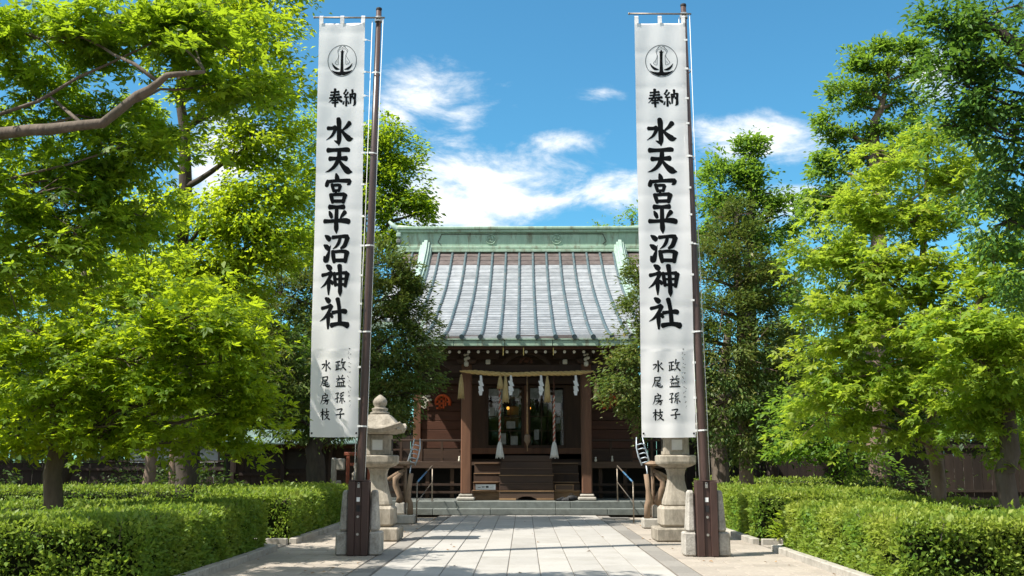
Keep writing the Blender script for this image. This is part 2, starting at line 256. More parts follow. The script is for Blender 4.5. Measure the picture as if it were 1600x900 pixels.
# ------------------------------------------------------------------ mesh building
class MB:
    """collects shapes for ONE mesh object"""
    def __init__(s): s.v, s.f, s.sm = [], [], []
    def add(s, vs_, fs, smooth=False):
        o = len(s.v); s.v += [tuple(p) for p in vs_]
        for f in fs: s.f.append(tuple(i + o for i in f)); s.sm.append(smooth)
        return s
    def box(s, x0, x1, y0, y1, z0, z1, b=0.0, taper=(1, 1)):
        """box with chamfered edges (b) whose top may taper"""
        cx, cy_, cz = (x0 + x1) / 2, (y0 + y1) / 2, (z0 + z1) / 2
        hx, hy, hz = abs(x1 - x0) / 2, abs(y1 - y0) / 2, abs(z1 - z0) / 2
        def tp(p):
            k = (p[2] + hz) / (2 * hz); return (cx + p[0] * (1 + (taper[0] - 1) * k), cy_ + p[1] * (1 + (taper[1] - 1) * k), cz + p[2])
        if b <= 0:
            P = [tp((sx * hx, sy * hy, sz * hz)) for sz in (-1, 1) for sy in (-1, 1) for sx in (-1, 1)]
            return s.add(P, [(0, 2, 3, 1), (4, 5, 7, 6), (0, 1, 5, 4), (2, 6, 7, 3), (0, 4, 6, 2), (1, 3, 7, 5)])
        b = min(b, hx * .9, hy * .9, hz * .9); P, idx = [], {}
        for sx in (-1, 1):
            for sy in (-1, 1):
                for sz in (-1, 1):
                    for a in range(3):
                        q = [sx * (hx - b), sy * (hy - b), sz * (hz - b)]; q[a] = (sx * hx, sy * hy, sz * hz)[a]
                        idx[(sx, sy, sz, a)] = len(P); P.append(tp(q))
        F = []
        def k(a, *sg): return idx[sg + (a,)]
        for sg in (-1, 1):
            F.append([k(0, sg, y, z) for y, z in ((-1, -1), (1, -1), (1, 1), (-1, 1))][::sg])
            F.append([k(1, x, sg, z) for x, z in ((-1, -1), (-1, 1), (1, 1), (1, -1))][::sg])
            F.append([k(2, x, y, sg) for x, y in ((-1, -1), (1, -1), (1, 1), (-1, 1))][::sg])
        for s1 in (-1, 1):
            for s2 in (-1, 1):
                F.append([k(0, s1, s2, -1), k(1, s1, s2, -1), k(1, s1, s2, 1), k(0, s1, s2, 1)][::-s1 * s2])
                F.append([k(1, -1, s1, s2), k(2, -1, s1, s2), k(2, 1, s1, s2), k(1, 1, s1, s2)][::-s1 * s2])
                F.append([k(2, s2, -1, s1), k(0, s2, -1, s1), k(0, s2, 1, s1), k(2, s2, 1, s1)][::-s1 * s2])
        for sx in (-1, 1):
            for sy in (-1, 1):
                for sz in (-1, 1):
                    F.append([k(0, sx, sy, sz), k(1, sx, sy, sz), k(2, sx, sy, sz)][::sx * sy * sz])
        return s.add(P, F)
    def bar(s, p, q, w, h, up=(0, 0, 1)):
        """straight rectangular bar from p to q"""
        p, q = Vector(p), Vector(q); d = (q - p).normalized(); u = Vector(up)
        sd_ = d.cross(u)
        if sd_.length < 1e-4: sd_ = d.cross(Vector((0, 1, 0)))
        sd_.normalize(); u = sd_.cross(d)
        P = [c + sd_ * (a * w / 2) + u * (e * h / 2) for c in (p, q) for a, e in ((-1, -1), (1, -1), (1, 1), (-1, 1))]
        return s.add(P, [(3, 2, 1, 0), (4, 5, 6, 7), (0, 1, 5, 4), (1, 2, 6, 5), (2, 3, 7, 6), (3, 0, 4, 7)])
    def tube(s, pts, radii, n=8, smooth=True, cap=True, wob=0.0, rng=None):
        pts = [Vector(p) for p in pts]
        if not hasattr(radii, '__len__'): radii = [radii] * len(pts)
        ref = None; P = []
        for i, p in enumerate(pts):
            d = (pts[min(i + 1, len(pts) - 1)] - pts[max(i - 1, 0)]).normalized()
            if ref is None: ref = d.cross(Vector((0, 0, 1)) if abs(d.z) < .9 else Vector((1, 0, 0))).normalized()
            ref = (ref - d * ref.dot(d)).normalized(); b = d.cross(ref)
            for j in range(n):
                a = 2 * math.pi * j / n; r = radii[i] * (1 + (rng.uniform(-wob, wob) if wob else 0))
                P.append(p + ref * (r * math.cos(a)) + b * (r * math.sin(a)))
        F = []
        for i in range(len(pts) - 1):
            for j in range(n): F.append((i * n + j, i * n + (j + 1) % n, (i + 1) * n + (j + 1) % n, (i + 1) * n + j))
        s.add(P, F, smooth)
        if cap: o = len(s.v) - len(P); s.f += [tuple(o + j for j in range(n))[::-1], tuple(o + (len(pts) - 1) * n + j for j in range(n))]; s.sm += [False, False]
        return s
    def lathe(s, c, prof, n=16, rot=0.0, smooth=False, sq=None):
        """profile (radius, z) turned about a vertical axis; sq squares the section (n = 4 k)"""
        P = []
        for r, z in prof:
            for j in range(n):
                a = rot + 2 * math.pi * j / n; k = 1.0
                if sq is not None:
                    ca_, sa = abs(math.cos(a)), abs(math.sin(a)); k = (ca_ ** sq + sa ** sq) ** (-1.0 / sq)
                P.append((c[0] + r * k * math.cos(a), c[1] + r * k * math.sin(a), c[2] + z))
        F = []
        for i in range(len(prof) - 1):
            for j in range(n): F.append((i * n + j, i * n + (j + 1) % n, (i + 1) * n + (j + 1) % n, (i + 1) * n + j))
        F += [tuple(range(n))[::-1], tuple((len(prof) - 1) * n + j for j in range(n))]
        return s.add(P, F, smooth)
    def prism(s, poly, y0, y1):
        """polygon in x-z (counter-clockwise seen from the front), between y0 (front) and y1"""
        n = len(poly)
        P = [(x, y0, z) for x, z in poly] + [(x, y1, z) for x, z in poly]
        return s.add(P, [tuple(range(n)), tuple(range(n, 2 * n))[::-1]] + [(i, i + n, (i + 1) % n + n, (i + 1) % n) for i in range(n)])
    def sphere(s, c, rx, ry, rz, n=12, m=8):
        return s.add([(c[0] + rx * math.sin(math.pi * i / m) * math.cos(2 * math.pi * j / n), c[1] + ry * math.sin(math.pi * i / m) * math.sin(2 * math.pi * j / n), c[2] - rz * math.cos(math.pi * i / m)) for i in range(m + 1) for j in range(n)],
                     [(i * n + j, i * n + (j + 1) % n, (i + 1) * n + (j + 1) % n, (i + 1) * n + j) for i in range(m) for j in range(n)], True)
    def mesh(s, name, mat):
        me = bpy.data.meshes.new(name); me.from_pydata(s.v, [], s.f); me.materials.append(mat)
        me.polygons.foreach_set("use_smooth", s.sm); me.update()
        return me
    def build(s, name, mat, parent=None, loc=None):
        return link(name, s.mesh(name, mat), parent, loc)

def link(name, me, parent=None, loc=None, rotz=0.0):
    o = bpy.data.objects.new(name, me); COL.objects.link(o)
    if loc is not None: o.location = loc
    if rotz: o.rotation_euler = (0, 0, rotz)
    if parent is not None: o.parent = parent
    return o
def tag(o, label=None, cat=None, group=None, kind=None):
    if label: o["label"] = label
    if cat: o["category"] = cat
    if group: o["group"] = group
    if kind: o["kind"] = kind
    return o
def thing(name, label, cat, loc=(0, 0, 0), group=None, rotz=0.0):
    o = link(name, None, None, loc, rotz); o.empty_display_size = .2
    return tag(o, label, cat, group)
def copy_tree(o, parent=None):
    c = o.copy(); COL.objects.link(c); c.parent = parent
    for ch in list(o.children): copy_tree(ch, c)
    return c

# ------------------------------------------------------------------ ground, path, paving, kerbs
rng = random.Random(7)
g = MB()
gx = [-900, -60, -20, -8, 0, 8, 20, 60, 900]; gy = [-300, -5, 10, 20, 30, 45, 80, 1500]
g.add([(x, y, -0.06) for y in gy for x in gx], [(j * 9 + i, j * 9 + i + 1, (j + 1) * 9 + i + 1, (j + 1) * 9 + i) for j in range(7) for i in range(8)])
tag(g.build('ground', M['soil']), 'bare brown soil under the trees and hedges', 'ground', kind='structure')

path = MB().box(-2.06, 2.06, 2.0, 30.55, -0.055, -0.012).build('path', M['joint'])
tag(path, 'pale granite path leading to the shrine steps', 'path', kind='structure')
SIDE = {-1: 'of the low shed', 1: 'away from the shed'}
NS, PW = 9, 4.10
sw = PW / NS
slab_meshes = {}
y, row = 2.2, 0
while y < 30.2:
    ln = 0.62 if y > 26.4 and y < 29.6 else 1.38
    if y + ln > 30.5: ln = 30.5 - y
    for i in range(NS):
        key = (round(ln, 2), rng.randrange(3))
        if key not in slab_meshes:
            slab_meshes[key] = MB().box(-sw / 2 + .006, sw / 2 - .006, .006, ln - .005, -0.045, 0.0, .006).mesh('slab', M['granite_pale'])
        link('slab', slab_meshes[key], path, (-PW / 2 + sw * (i + .5), y, rng.uniform(-.0015, .0015)))
    y += ln; row += 1
for sx in (-1, 1):
    band = MB().box(sx * 2.07, sx * 2.40, 2.0, 30.55, -0.055, -0.014).build('path_border', M['joint'])
    tag(band, 'dark grey granite border of the path, on the side ' + SIDE[sx], 'path', kind='structure')
    bm_ = MB().box(-.15, .15, .005, .895, -.04, -.003, .006).mesh('border_stone', M['granite_dark'])
    for k in range(31): link('border_stone', bm_, band, (sx * 2.235, 2.3 + .9 * k, rng.uniform(-.002, .001)))
    pav = MB().box(sx * 2.41, sx * 4.35, 2.0, 29.5, -0.055, -0.016).build('pavement', M['joint'])
    tag(pav, 'beige stone paving between path and hedges, on the side ' + SIDE[sx], 'pavement', kind='structure')
    pm_ = MB().box(-.315, .315, -.19, .19, -.04, -.006, .006).mesh('paving_stone', M['paver'])
    ph = MB().box(-.155, .155, -.19, .19, -.04, -.006, .006).mesh('paving_stone', M['paver'])
    for r_ in range(52):
        yy = 9.4 + r_ * .388
        xs = [.32, .96, 1.60] if r_ % 2 == 0 else [.16, .64, 1.28, 1.76]
        for k, x in enumerate(xs):
            half = r_ % 2 == 1 and k in (0, 3)
            link('paving_stone', ph if half else pm_, pav, (sx * (2.41 + x), yy, rng.uniform(-.003, .002)))
    # branch of paving between the two hedges
    spur = MB().box(sx * 4.36, sx * 7.6, 18.6, 19.9, -0.055, -0.018).build('side_path', M['joint'])
    tag(spur, 'short strip of beige paving between the hedges, on the side ' + SIDE[sx], 'path', kind='structure')
    for r_ in range(3):
        for k in range(5): link('paving_stone', pm_, spur, (sx * (4.70 + k * .64 + (.2 if r_ % 2 else 0)), 18.86 + r_ * .388, rng.uniform(-.003, .002)))
    kerb = thing('kerb', 'low granite kerb along the hedges on the side ' + SIDE[sx], 'kerb'); kerb["kind"] = "structure"
    km = MB().box(-.07, .07, .004, .996, -.06, .10, .012).mesh('kerb_stone', M['kerb'])
    for a, b in ((9.5, 18.5), (20.0, 27.0)):
        for k in range(int(b - a)): link('kerb_stone', km, kerb, (sx * 4.30 + rng.uniform(-.004, .004), a + k, rng.uniform(-.006, .004)))
    km2 = MB().box(.004, .996, -.07, .07, -.06, .10, .012).mesh('kerb_stone', M['kerb'])
    for k in range(3):
        for yy in (18.62, 19.92): link('kerb_stone', km2, kerb, ((4.38 + k) * sx - (1 if sx < 0 else 0), yy, 0))

# ------------------------------------------------------------------ leaves
def leaf_mesh(name, mat, pos, dirs, nrm, size, tint, shape='diamond', width=.42, fold=.12):
    """one mesh of single leaves: pos/dirs/nrm (n,3), size (n), tint (n)"""
    dirs = dirs / (np.linalg.norm(dirs, axis=1, keepdims=True) + 1e-9)
    side = np.cross(dirs, nrm); side /= (np.linalg.norm(side, axis=1, keepdims=True) + 1e-9)
    nn = np.cross(side, dirs)
    s = size[:, None]
    if shape == 'lobed':
        parts = []
        for ang, k in ((-1.0, .78), (0.0, 1.0), (1.0, .78)):
            d = dirs * math.cos(ang) + side * math.sin(ang); sd_ = np.cross(d, nn); L_ = s * k
            parts.append(np.stack([pos, pos + d * L_ * .5 + sd_ * L_ * .2 - nn * L_ * .05, pos + d * L_ - nn * L_ * .16, pos + d * L_ * .5 - sd_ * L_ * .2 - nn * L_ * .05], 1))
        V = np.concatenate(parts, 1); q = 3
    else:
        V = np.stack([pos, pos + dirs * s * .5 + side * s * width * .5 + nn * s * fold, pos + dirs * s - nn * s * fold * .6, pos + dirs * s * .5 - side * s * width * .5 + nn * s * fold], 1); q = 1
    n = V.shape[0]; nv = n * 4 * q
    me = bpy.data.meshes.new(name)
    me.vertices.add(nv); me.vertices.foreach_set("co", V.reshape(-1).astype(np.float32))
    me.loops.add(nv); me.loops.foreach_set("vertex_index", np.arange(nv, dtype=np.int32))
    me.polygons.add(n * q); me.polygons.foreach_set("loop_start", np.arange(0, nv, 4, dtype=np.int32)); me.polygons.foreach_set("loop_total", np.full(n * q, 4, dtype=np.int32))
    a = me.attributes.new("tint", 'FLOAT', 'POINT'); a.data.foreach_set("value", np.repeat(tint, 4 * q).astype(np.float32))
    me.materials.append(mat); me.update(calc_edges=True)
    return me

def spray_leaves(nr, C, rad, per, flat, droop, up, outward, centre, elong=1.0):
    """leaves of sprays at C (n,3): flat layered discs ('flat' small) or round tufts"""
    n = len(C); k = n * per
    c = np.repeat(C, per, 0); r = np.repeat(rad, per)
    th = nr.uniform(0, 2 * np.pi, k); rho = np.sqrt(nr.uniform(0, 1, k))
    h = nr.normal(0, 1, k) * flat
    tilt = np.repeat(nr.normal(0, .22, (n, 2)), per, 0)
    x, y_ = np.cos(th) * rho * r, np.sin(th) * rho * r
    if elong != 1.0:                      # sprays drawn out along the branch, pointing away from the stem
        az = np.arctan2(C[:, 1] - centre[1], C[:, 0] - centre[0]) + nr.normal(0, .5, n); az = np.repeat(az, per)
        lx = x * elong; ly = y_ / elong * (1.15 - .55 * np.clip(x / (r + 1e-6), -1, 1))
        x, y_ = lx * np.cos(az) - ly * np.sin(az), lx * np.sin(az) + ly * np.cos(az)
        rho = np.hypot(x, y_) / r; th = np.arctan2(y_, x)
    z = h * r - droop * rho ** 2 * r + tilt[:, 0] * x + tilt[:, 1] * y_
    P = c + np.stack([x, y_, z], 1)
    o = np.stack([np.cos(th), np.sin(th), nr.normal(-.25 * (droop > 0), .35, k)], 1)
    rnd = nr.normal(0, 1, (k, 3))
    away = P - centre; away /= (np.linalg.norm(away, axis=1, keepdims=True) + 1e-6)
    D = o + rnd * .45 + away * outward
    Nn = np.stack([nr.normal(0, 1 - up, k), nr.normal(0, 1 - up, k), np.full(k, 1.0)], 1) + away * outward * .4
    return P, D, Nn

LEAFCOUNT = [0]
def make_tree(name, label, trunk, blobs, mat, bark, seed, size=.09, per=60, srad=(.3, .55), flat=.12, droop=.25, up=.6, outward=.2, shape='diamond',
              width=.46, group=None, kn=1.0, kp=1.0, clump=1.1, gap=.9, elong=1.0, young=.25, twig=.55, shell=.35, cat='tree', limbs=True, limb_r=.34):
    """trunk: [(point, radius)...]; blobs: [(centre, rx, ry, rz, number of sprays)]. Limbs run from the trunk to every blob, twigs to the sprays."""
    nr = np.random.RandomState(seed); rg = random.Random(seed); per = int(per * kp); blobs = [(c, a, b, d, max(2, int(n * kn))) for c, a, b, d, n in blobs]; twig = twig / kn
    base = Vector(trunk[0][0])
    t = thing(name, label, cat, base, group)
    tb = MB()
    tp = [Vector(p) - base for p, r in trunk]; tr = [r for p, r in trunk]
    def resample(pts, rad, k):
        out, ro = [], []
        for i in range(len(pts) - 1):
            for j in range(k):
                f = j / k; out.append(pts[i].lerp(pts[i + 1], f)); ro.append(rad[i] * (1 - f) + rad[i + 1] * f)
        return out + [pts[-1]], ro + [rad[-1]]
    tp2, tr2 = resample(tp, tr, 3)
    for i in range(1, len(tp2) - 1): tp2[i] = tp2[i] + Vector((rg.uniform(-1, 1), rg.uniform(-1, 1), 0)) * tr2[i] * .35
    tb.tube(tp2, tr2, 10, wob=.09, rng=rg)
    if tp[0].z < .01: tb.tube([tp2[0] + Vector((0, 0, -.08)), tp2[0] + Vector((0, 0, .22))], [tr2[0] * 1.55, tr2[0] * 1.0], 10, cap=False, wob=.12, rng=rg)
    br = MB(); allC, allR = [], []
    ctr = np.zeros(3); wsum = 0
    for (c, rx, ry, rz, n) in blobs:
        c = Vector(c) - base; ctr += np.array(c) * n; wsum += n
        pts = nr.normal(0, 1, (n, 3)); pts /= np.linalg.norm(pts, axis=1, keepdims=True)
        pts *= (shell + (1 - shell) * nr.uniform(0, 1, (n, 1)) ** .5) * (1 + nr.normal(0, .17, (n, 1)))
        C = np.array(c) + pts * np.array([rx, ry, rz])
        allC.append(C); allR.append(nr.uniform(srad[0], srad[1], n))
        limb = None
        if limbs:
            best = min(range(len(tp2)), key=lambda i: abs(tp2[i].z - (c.z - .45 * (tp2[i].xy - c.xy).length)) if i > 1 and (tp2[i].z > min(1.75, tp2[-1].z * .4)) else 1e9)
            s0 = tp2[best]; ln = (c - s0).length
            mid = s0.lerp(c, .5) + Vector((rg.uniform(-.1, .1), rg.uniform(-.1, .1), rg.uniform(-.02, .12))) * ln
            q = []
            for i in range(7):
                f = i / 6; q.append(s0 * (1 - f) ** 2 + mid * 2 * f * (1 - f) + c * f * f + (Vector((rg.uniform(-1, 1), rg.uniform(-1, 1), rg.uniform(-1, 1))) * .025 * ln if 0 < i else Vector()))
            lr0 = min(tr2[best] * .75, max(.02, limb_r * tr[0] * (.6 + .4 * min(1, ln / 3))))
            br.tube(q, [lr0 * (1 - .75 * i / 6) for i in range(7)], 6, wob=.06, rng=rg); limb = q
        else: limb = tp2[2:]
        for k in range(n):
            if rg.random() > twig: continue
            e = Vector(C[k]); s1 = min(limb[1:], key=lambda p: (p - e).length + .6 * max(0, p.z - e.z)); ln = (e - s1).length
            m_ = s1.lerp(e, .55) + Vector((rg.uniform(-.12, .12), rg.uniform(-.12, .12), rg.uniform(0, .15))) * ln
            r0 = min(.03, .008 + .008 * ln)
            br.tube([s1, m_, e, e + (e - m_) * .4], [r0, r0 * .7, r0 * .4, .003], 4, cap=False)
    ctr = ctr / max(1, wsum)
    C = np.concatenate(allC); rad = np.concatenate(allR)
    P, D, Nn = spray_leaves(nr, C, rad, per, flat, droop, up, outward, ctr, elong)
    # gaps and clumps: a coarse field in space thins the leaves
    q = P + np.array(base) * .37
    w_ = 2 * np.pi / clump
    fld = np.sin(q[:, 0] * w_ + 1.7 * np.sin(q[:, 2] * w_ * .7)) + np.sin(q[:, 1] * w_ * .9 + 1.3 * np.sin(q[:, 0] * w_ * .6)) + 1.25 * np.sin(q[:, 2] * w_ * 1.35 + 1.1 * np.sin(q[:, 0] * w_ * .8 + q[:, 1] * w_ * .5))
    keep = nr.uniform(0, 1, len(P)) < np.clip(.62 + gap * fld * .5, .06, 1.0)
    tn0 = np.repeat(nr.beta(1.2, 3.2, len(C)) * 2 * young, per)[keep]
    P, D, Nn = P[keep], D[keep], Nn[keep]
    k = len(P); LEAFCOUNT[0] += k
    sz = np.clip(nr.lognormal(-.06, .30, k), .4, 1.9) * size
    tn = np.clip(tn0 + nr.normal(0, .10, k), 0, 1)
    me = leaf_mesh('crown', mat, P, D, Nn, sz, tn, shape, width)
    tb.build('trunk', bark, t)
    cr = link('crown', me, t); cr["kind"] = "stuff"
    if br.v: br.build('branches', bark, t)["kind"] = "stuff"
    return t

# ------------------------------------------------------------------ the shrine hall
X0 = 0.08
hall = thing('shrine_hall', 'dark timber shrine hall with curved grey metal roof and green copper ridge', 'shrine', (X0, 31.0, 0))
HB = Vector((X0, 31.0, 0))
def hp(mb, name, mat, parent=None):
    """part of the hall: mb is built in world coordinates"""
    mb.v = [(x - HB.x, y - HB.y, z - HB.z) for x, y, z in mb.v]
    return mb.build(name, mat, parent if parent is not None else hall)
def bx(*a, **k): return MB().box(*a, **k)

# stone platform with two steps, block by block
plat = hp(bx(-4.9, 5.06, 31.35, 44, 0, .362), 'stone_platform', M['step_stone'])
for lvl, (yf, zt, xa, xb) in enumerate(((30.6, .18, -3.5, 3.66), (31.0, .37, -3.36, 3.52))):
    cuts = [xa, -1.95, .92 if lvl else -.2, 1.35 if lvl else 1.3, xb] if lvl else [xa, -2.6, -.95, .92, 2.4, xb]
    for a, b in zip(cuts[:-1], cuts[1:]):
        hp(bx(a + .004, b - .004, yf, yf + (.40 if not lvl else .36), 0.0 if not lvl else .0, zt, .012), 'step_stone', M['step_stone'], plat)

# roof: the slope's profile (y, z) from the eave up to the ridge
PROF = [(30.8, 5.11), (31.6, 5.27), (32.55, 5.50), (34.0, 5.96), (35.6, 6.56), (37.4, 7.22), (39.2, 7.98), (41.0, 8.90), (42.8, 10.12)]
def prof(y):
    for (ya, za), (yb, zb) in zip(PROF[:-1], PROF[1:]):
        if y <= yb: 
            f = (y - ya) / (yb - ya); return za + (zb - za) * f
    return PROF[-1][1]
def smooth_prof(y): return (prof(y - .35 if y > 31.15 else y) + prof(y) * 2 + prof(min(42.8, y + .35) if y > 31.15 else y)) / 4
YT, YE, YM = 42.8, 30.8, 34.3
KW, MW = 3.35, 5.15               # half widths of the porch roof and of the main roof
deck = MB()
def sheet(mb, x0, x1, ys, dz=-.04, th=.10):
    n = len(ys)
    P = [(x, y, smooth_prof(y) + dz) for y in ys for x in (x0, x1)] + [(x, y, smooth_prof(y) + dz - th) for y in ys for x in (x0, x1)]
    F = []
    for i in range(n - 1):
        a = 2 * i; F += [(a, a + 1, a + 3, a + 2), (2 * n + a + 1, 2 * n + a, 2 * n + a + 2, 2 * n + a + 3), (a, a + 2, 2 * n + a + 2, 2 * n + a), (a + 3, a + 1, 2 * n + a + 1, 2 * n + a + 3)]
    F += [(1, 0, 2 * n, 2 * n + 1), (2 * n - 2, 2 * n - 1, 4 * n - 1, 4 * n - 2)]
    mb.add(P, F)
sheet(deck, X0 - KW, X0 + KW, [YE + .02 + i * (YM - YE) / 8 for i in range(9)])
sheet(deck, X0 - MW, X0 + MW, [YM + .005 + i * (YT - YM) / 16 for i in range(17)])
yb_ = [42.8 + i for i in range(9)]                                                # far slope
nb_ = len(yb_)
deck.add([(x, y, PROF[-1][1] - .06 - (y - 42.8) * .62 + (y - 42.8) ** 2 * .012 - d) for d in (0, .1) for y in yb_ for x in (X0 - MW, X0 + MW)],
         [f for i in range(nb_ - 1) for f in ((2 * i, 2 * i + 1, 2 * i + 3, 2 * i + 2), (2 * nb_ + 2 * i + 1, 2 * nb_ + 2 * i, 2 * nb_ + 2 * i + 2, 2 * nb_ + 2 * i + 3))])
roof = hp(deck, 'roof', M['roof_under'])

RS = 0.553; RX0 = -0.16
ribs_x = [RX0 + RS * k for k in range(-9, 11)]
ribs_x = [x for x in ribs_x if X0 - MW + .05 < x < X0 + MW - .05]
NC = 33
rows_y = [YE + (YT - .12 - YE) * (i / NC) ** 1.0 for i in range(NC + 1)]
def course_mesh(i, w, mat, jit):
    y0, y1 = rows_y[i], rows_y[i + 1] + .05
    ym = (y0 + y1) / 2; zb = smooth_prof(y0)
    n = 2; P = []
    for k, y in enumerate((y0, ym, y1)):
        lift = .040 - .030 * k / n + jit
        for x in (-w / 2, w / 2): P.append((x, y - y0, smooth_prof(y) - zb + lift))
    lo = [(x, 0, -.030) for x in (-w / 2, w / 2)]
    return MB().add(P + lo, [(0, 1, 3, 2), (2, 3, 5, 4), (6, 7, 1, 0), (6, 0, 2), (7, 3, 1)]).mesh('roof_sheet', mat)
bounds = [X0 - MW] + ribs_x + [X0 + MW]
rest_mb = {0: MB(), 1: MB()}
cache = {}
for b in range(len(bounds) - 1):
    xa, xb = bounds[b], bounds[b + 1]; w = xb - xa; xc = (xa + xb) / 2
    inner = abs(xc - X0) < 2.6
    for i in range(NC):
        yc = rows_y[i]
        if yc < YM - .2 and (xa < X0 - KW - .3 or xb > X0 + KW + .3): continue
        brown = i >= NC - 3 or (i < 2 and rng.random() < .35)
        if inner and 1 <= i < NC - 1 and len(cache) >= 0:
            key = (i, round(w, 2), brown, rng.randrange(2))
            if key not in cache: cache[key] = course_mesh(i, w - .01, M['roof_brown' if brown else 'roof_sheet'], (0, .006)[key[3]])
            o = link('roof_sheet', cache[key], roof, (xc - HB.x, yc - HB.y, smooth_prof(yc) - HB.z))
        else:
            me = course_mesh(i, w - .01, M['roof_sheet'], rng.uniform(0, .008))
            rest_mb[1 if brown else 0].add([(v.co.x + xc, v.co.y + yc, v.co.z + smooth_prof(yc)) for v in me.vertices], [tuple(p.vertices) for p in me.polygons])
            bpy.data.meshes.remove(me)
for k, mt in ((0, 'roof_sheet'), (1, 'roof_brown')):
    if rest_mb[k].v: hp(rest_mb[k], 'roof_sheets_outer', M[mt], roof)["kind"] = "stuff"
for x in ribs_x:
    y0 = YE - .06 if abs(x - X0) < KW else YM
    ys = [y0 + (YT - y0) * i / 22 for i in range(23)]
    hp(MB().tube([(x, y, smooth_prof(max(y, YE)) + .05) for y in ys], [.052] * 23, 8), 'roof_rib', M['roof_rib'], roof)
    if abs(x - X0) < KW: hp(MB().tube([(x, YE - .10, smooth_prof(YE) + .02), (x, YE - .03, smooth_prof(YE) + .04)], .075, 12), 'rib_end_cap', M['roof_rib'], roof)
# green copper fascia in lengths, and the verge strips at the porch roof's sides
fx = [X0 - KW, -2.05, -.55, .86, 2.22, X0 + KW]
for a, b in zip(fx[:-1], fx[1:]):
    hp(bx(a + .008, b - .008, YE - .02, YE + .06, 4.87, 5.04, .01), 'fascia_panel', M['patina'], roof)
hp(bx(X0 - KW, X0 + KW, YE - .05, YE + .05, 5.05, 5.085), 'fascia_moulding', M['patina'], roof)
for sx in (-1, 1):
    hp(bx(X0 + sx * MW - .06, X0 + sx * MW + .06, YM, YM + .1, smooth_prof(YM) - .3, smooth_prof(YM) + .08), 'fascia_panel', M['patina'], roof)
    vg = MB(); ys = [YM + (YT - YM) * i / 14 for i in range(15)]
    vg.tube([(X0 + sx * MW, y, smooth_prof(y) + .02) for y in ys], .11, 6); hp(vg, 'verge', M['patina'], roof)
    vg = MB(); ys = [YE + (YM - YE) * i / 8 for i in range(9)]
    vg.tube([(X0 + sx * KW, y, smooth_prof(y) - .02) for y in ys], .09, 6); hp(vg, 'verge', M['patina'], roof)
    a_, b_ = X0 + sx * (KW + .05), X0 + sx * MW
    hp(bx(min(a_, b_), max(a_, b_), YM - .05, YM + .04, smooth_prof(YM) - .24, smooth_prof(YM) - .03), 'fascia_panel', M['patina'], roof)

# ridge: green copper box with mouldings, a raised panel, two round crests and upturned ends
RL, RRt = -5.15, 4.95
rd = MB(); rd.box(RL, RRt, 42.80, 43.7, 9.7, 10.98)
ridge = hp(rd, 'ridge', M['patina'])
hp(bx(RL - .05, RRt + .05, 42.66, 43.84, 10.20, 10.33, .02), 'ridge_moulding', M['patina'], ridge)
hp(bx(RL - .05, RRt + .05, 42.58, 43.9, 10.06, 10.17, .02), 'ridge_moulding', M['patina'], ridge)
hp(bx(RL - .1, RRt + .1, 42.68, 43.82, 10.93, 11.03, .02), 'ridge_moulding', M['patina'], ridge)
cp = MB(); n = 15
top = [(RL - .15 + (RRt - RL + .3) * i / n, 11.13 + .34 * max(0, abs(i / n - .5) * 2 - .86) / .14 * .22) for i in range(n + 1)]
cp.tube([(x, 43.25, z) for x, z in top], [.16] * (n + 1), 8)
cp.box(RL - .12, RRt + .12, 42.62, 43.88, 11.035, 11.16, .03)
hp(cp, 'ridge_cap', M['patina'], ridge)
# the panel's outlined frame
fr = MB(); z0, z1 = 10.43, 10.86
for p, q in (((-3.55, z0 + .1), (-3.40, z1)), ((-3.40, z1), (3.3, z1)), ((3.3, z1), (3.45, z0 + .12)), ((3.45, z0 + .12), (3.3, z0)), ((-3.55, z0 + .1), (-3.45, z0))):
    fr.bar((p[0], 42.785, p[1]), (q[0], 42.785, q[1]), .02, .03, up=(0, 1, 0))
hp(fr, 'panel_frame', M['roof_under'], ridge)
for cx in (-1.36, 1.38):
    c = MB()
    c.tube([(cx + .20 * math.cos(a), 42.78, 10.64 + .20 * math.sin(a)) for a in [i * math.pi / 10 for i in range(21)]], .022, 5)
    for k in range(3):
        a0 = k * 2.094
        c.tube([(cx + (.06 + .09 * i / 7) * math.cos(a0 + i * .28), 42.775, 10.64 + (.06 + .09 * i / 7) * math.sin(a0 + i * .28)) for i in range(8)], [.038 - .004 * i for i in range(8)], 5)
    hp(c, 'round_crest', M['patina'], ridge)
for sx, xe in ((-1, RL), (1, RRt)):
    e = MB(); e.tube([(xe + sx * a, 43.25, z) for a, z in ((-.25, 11.1), (.1, 11.16), (.32, 11.30), (.52, 11.52))], [.16, .15, .11, .05], 8)
    hp(e, 'ridge_horn', M['patina_pale'], ridge)
    for k in range(4): hp(bx(xe + sx * .03 - .10, xe + sx * .03 + .10, 42.7 - .02 * k, 43.8, 9.95 + .26 * k, 10.13 + .26 * k, .03), 'ridge_end_tile', M['patina_pale' if k % 2 else 'step_stone'], ridge)
    hp(MB().prism([(xe - sx * .4 - .35, 9.2), (xe - sx * .4 + .35, 9.2), (xe - sx * .4 + .25, 9.9), (xe - sx * .4 - .25, 9.9)], 42.9, 43.6), 'ridge_end_board', M['wood_dark'], ridge)
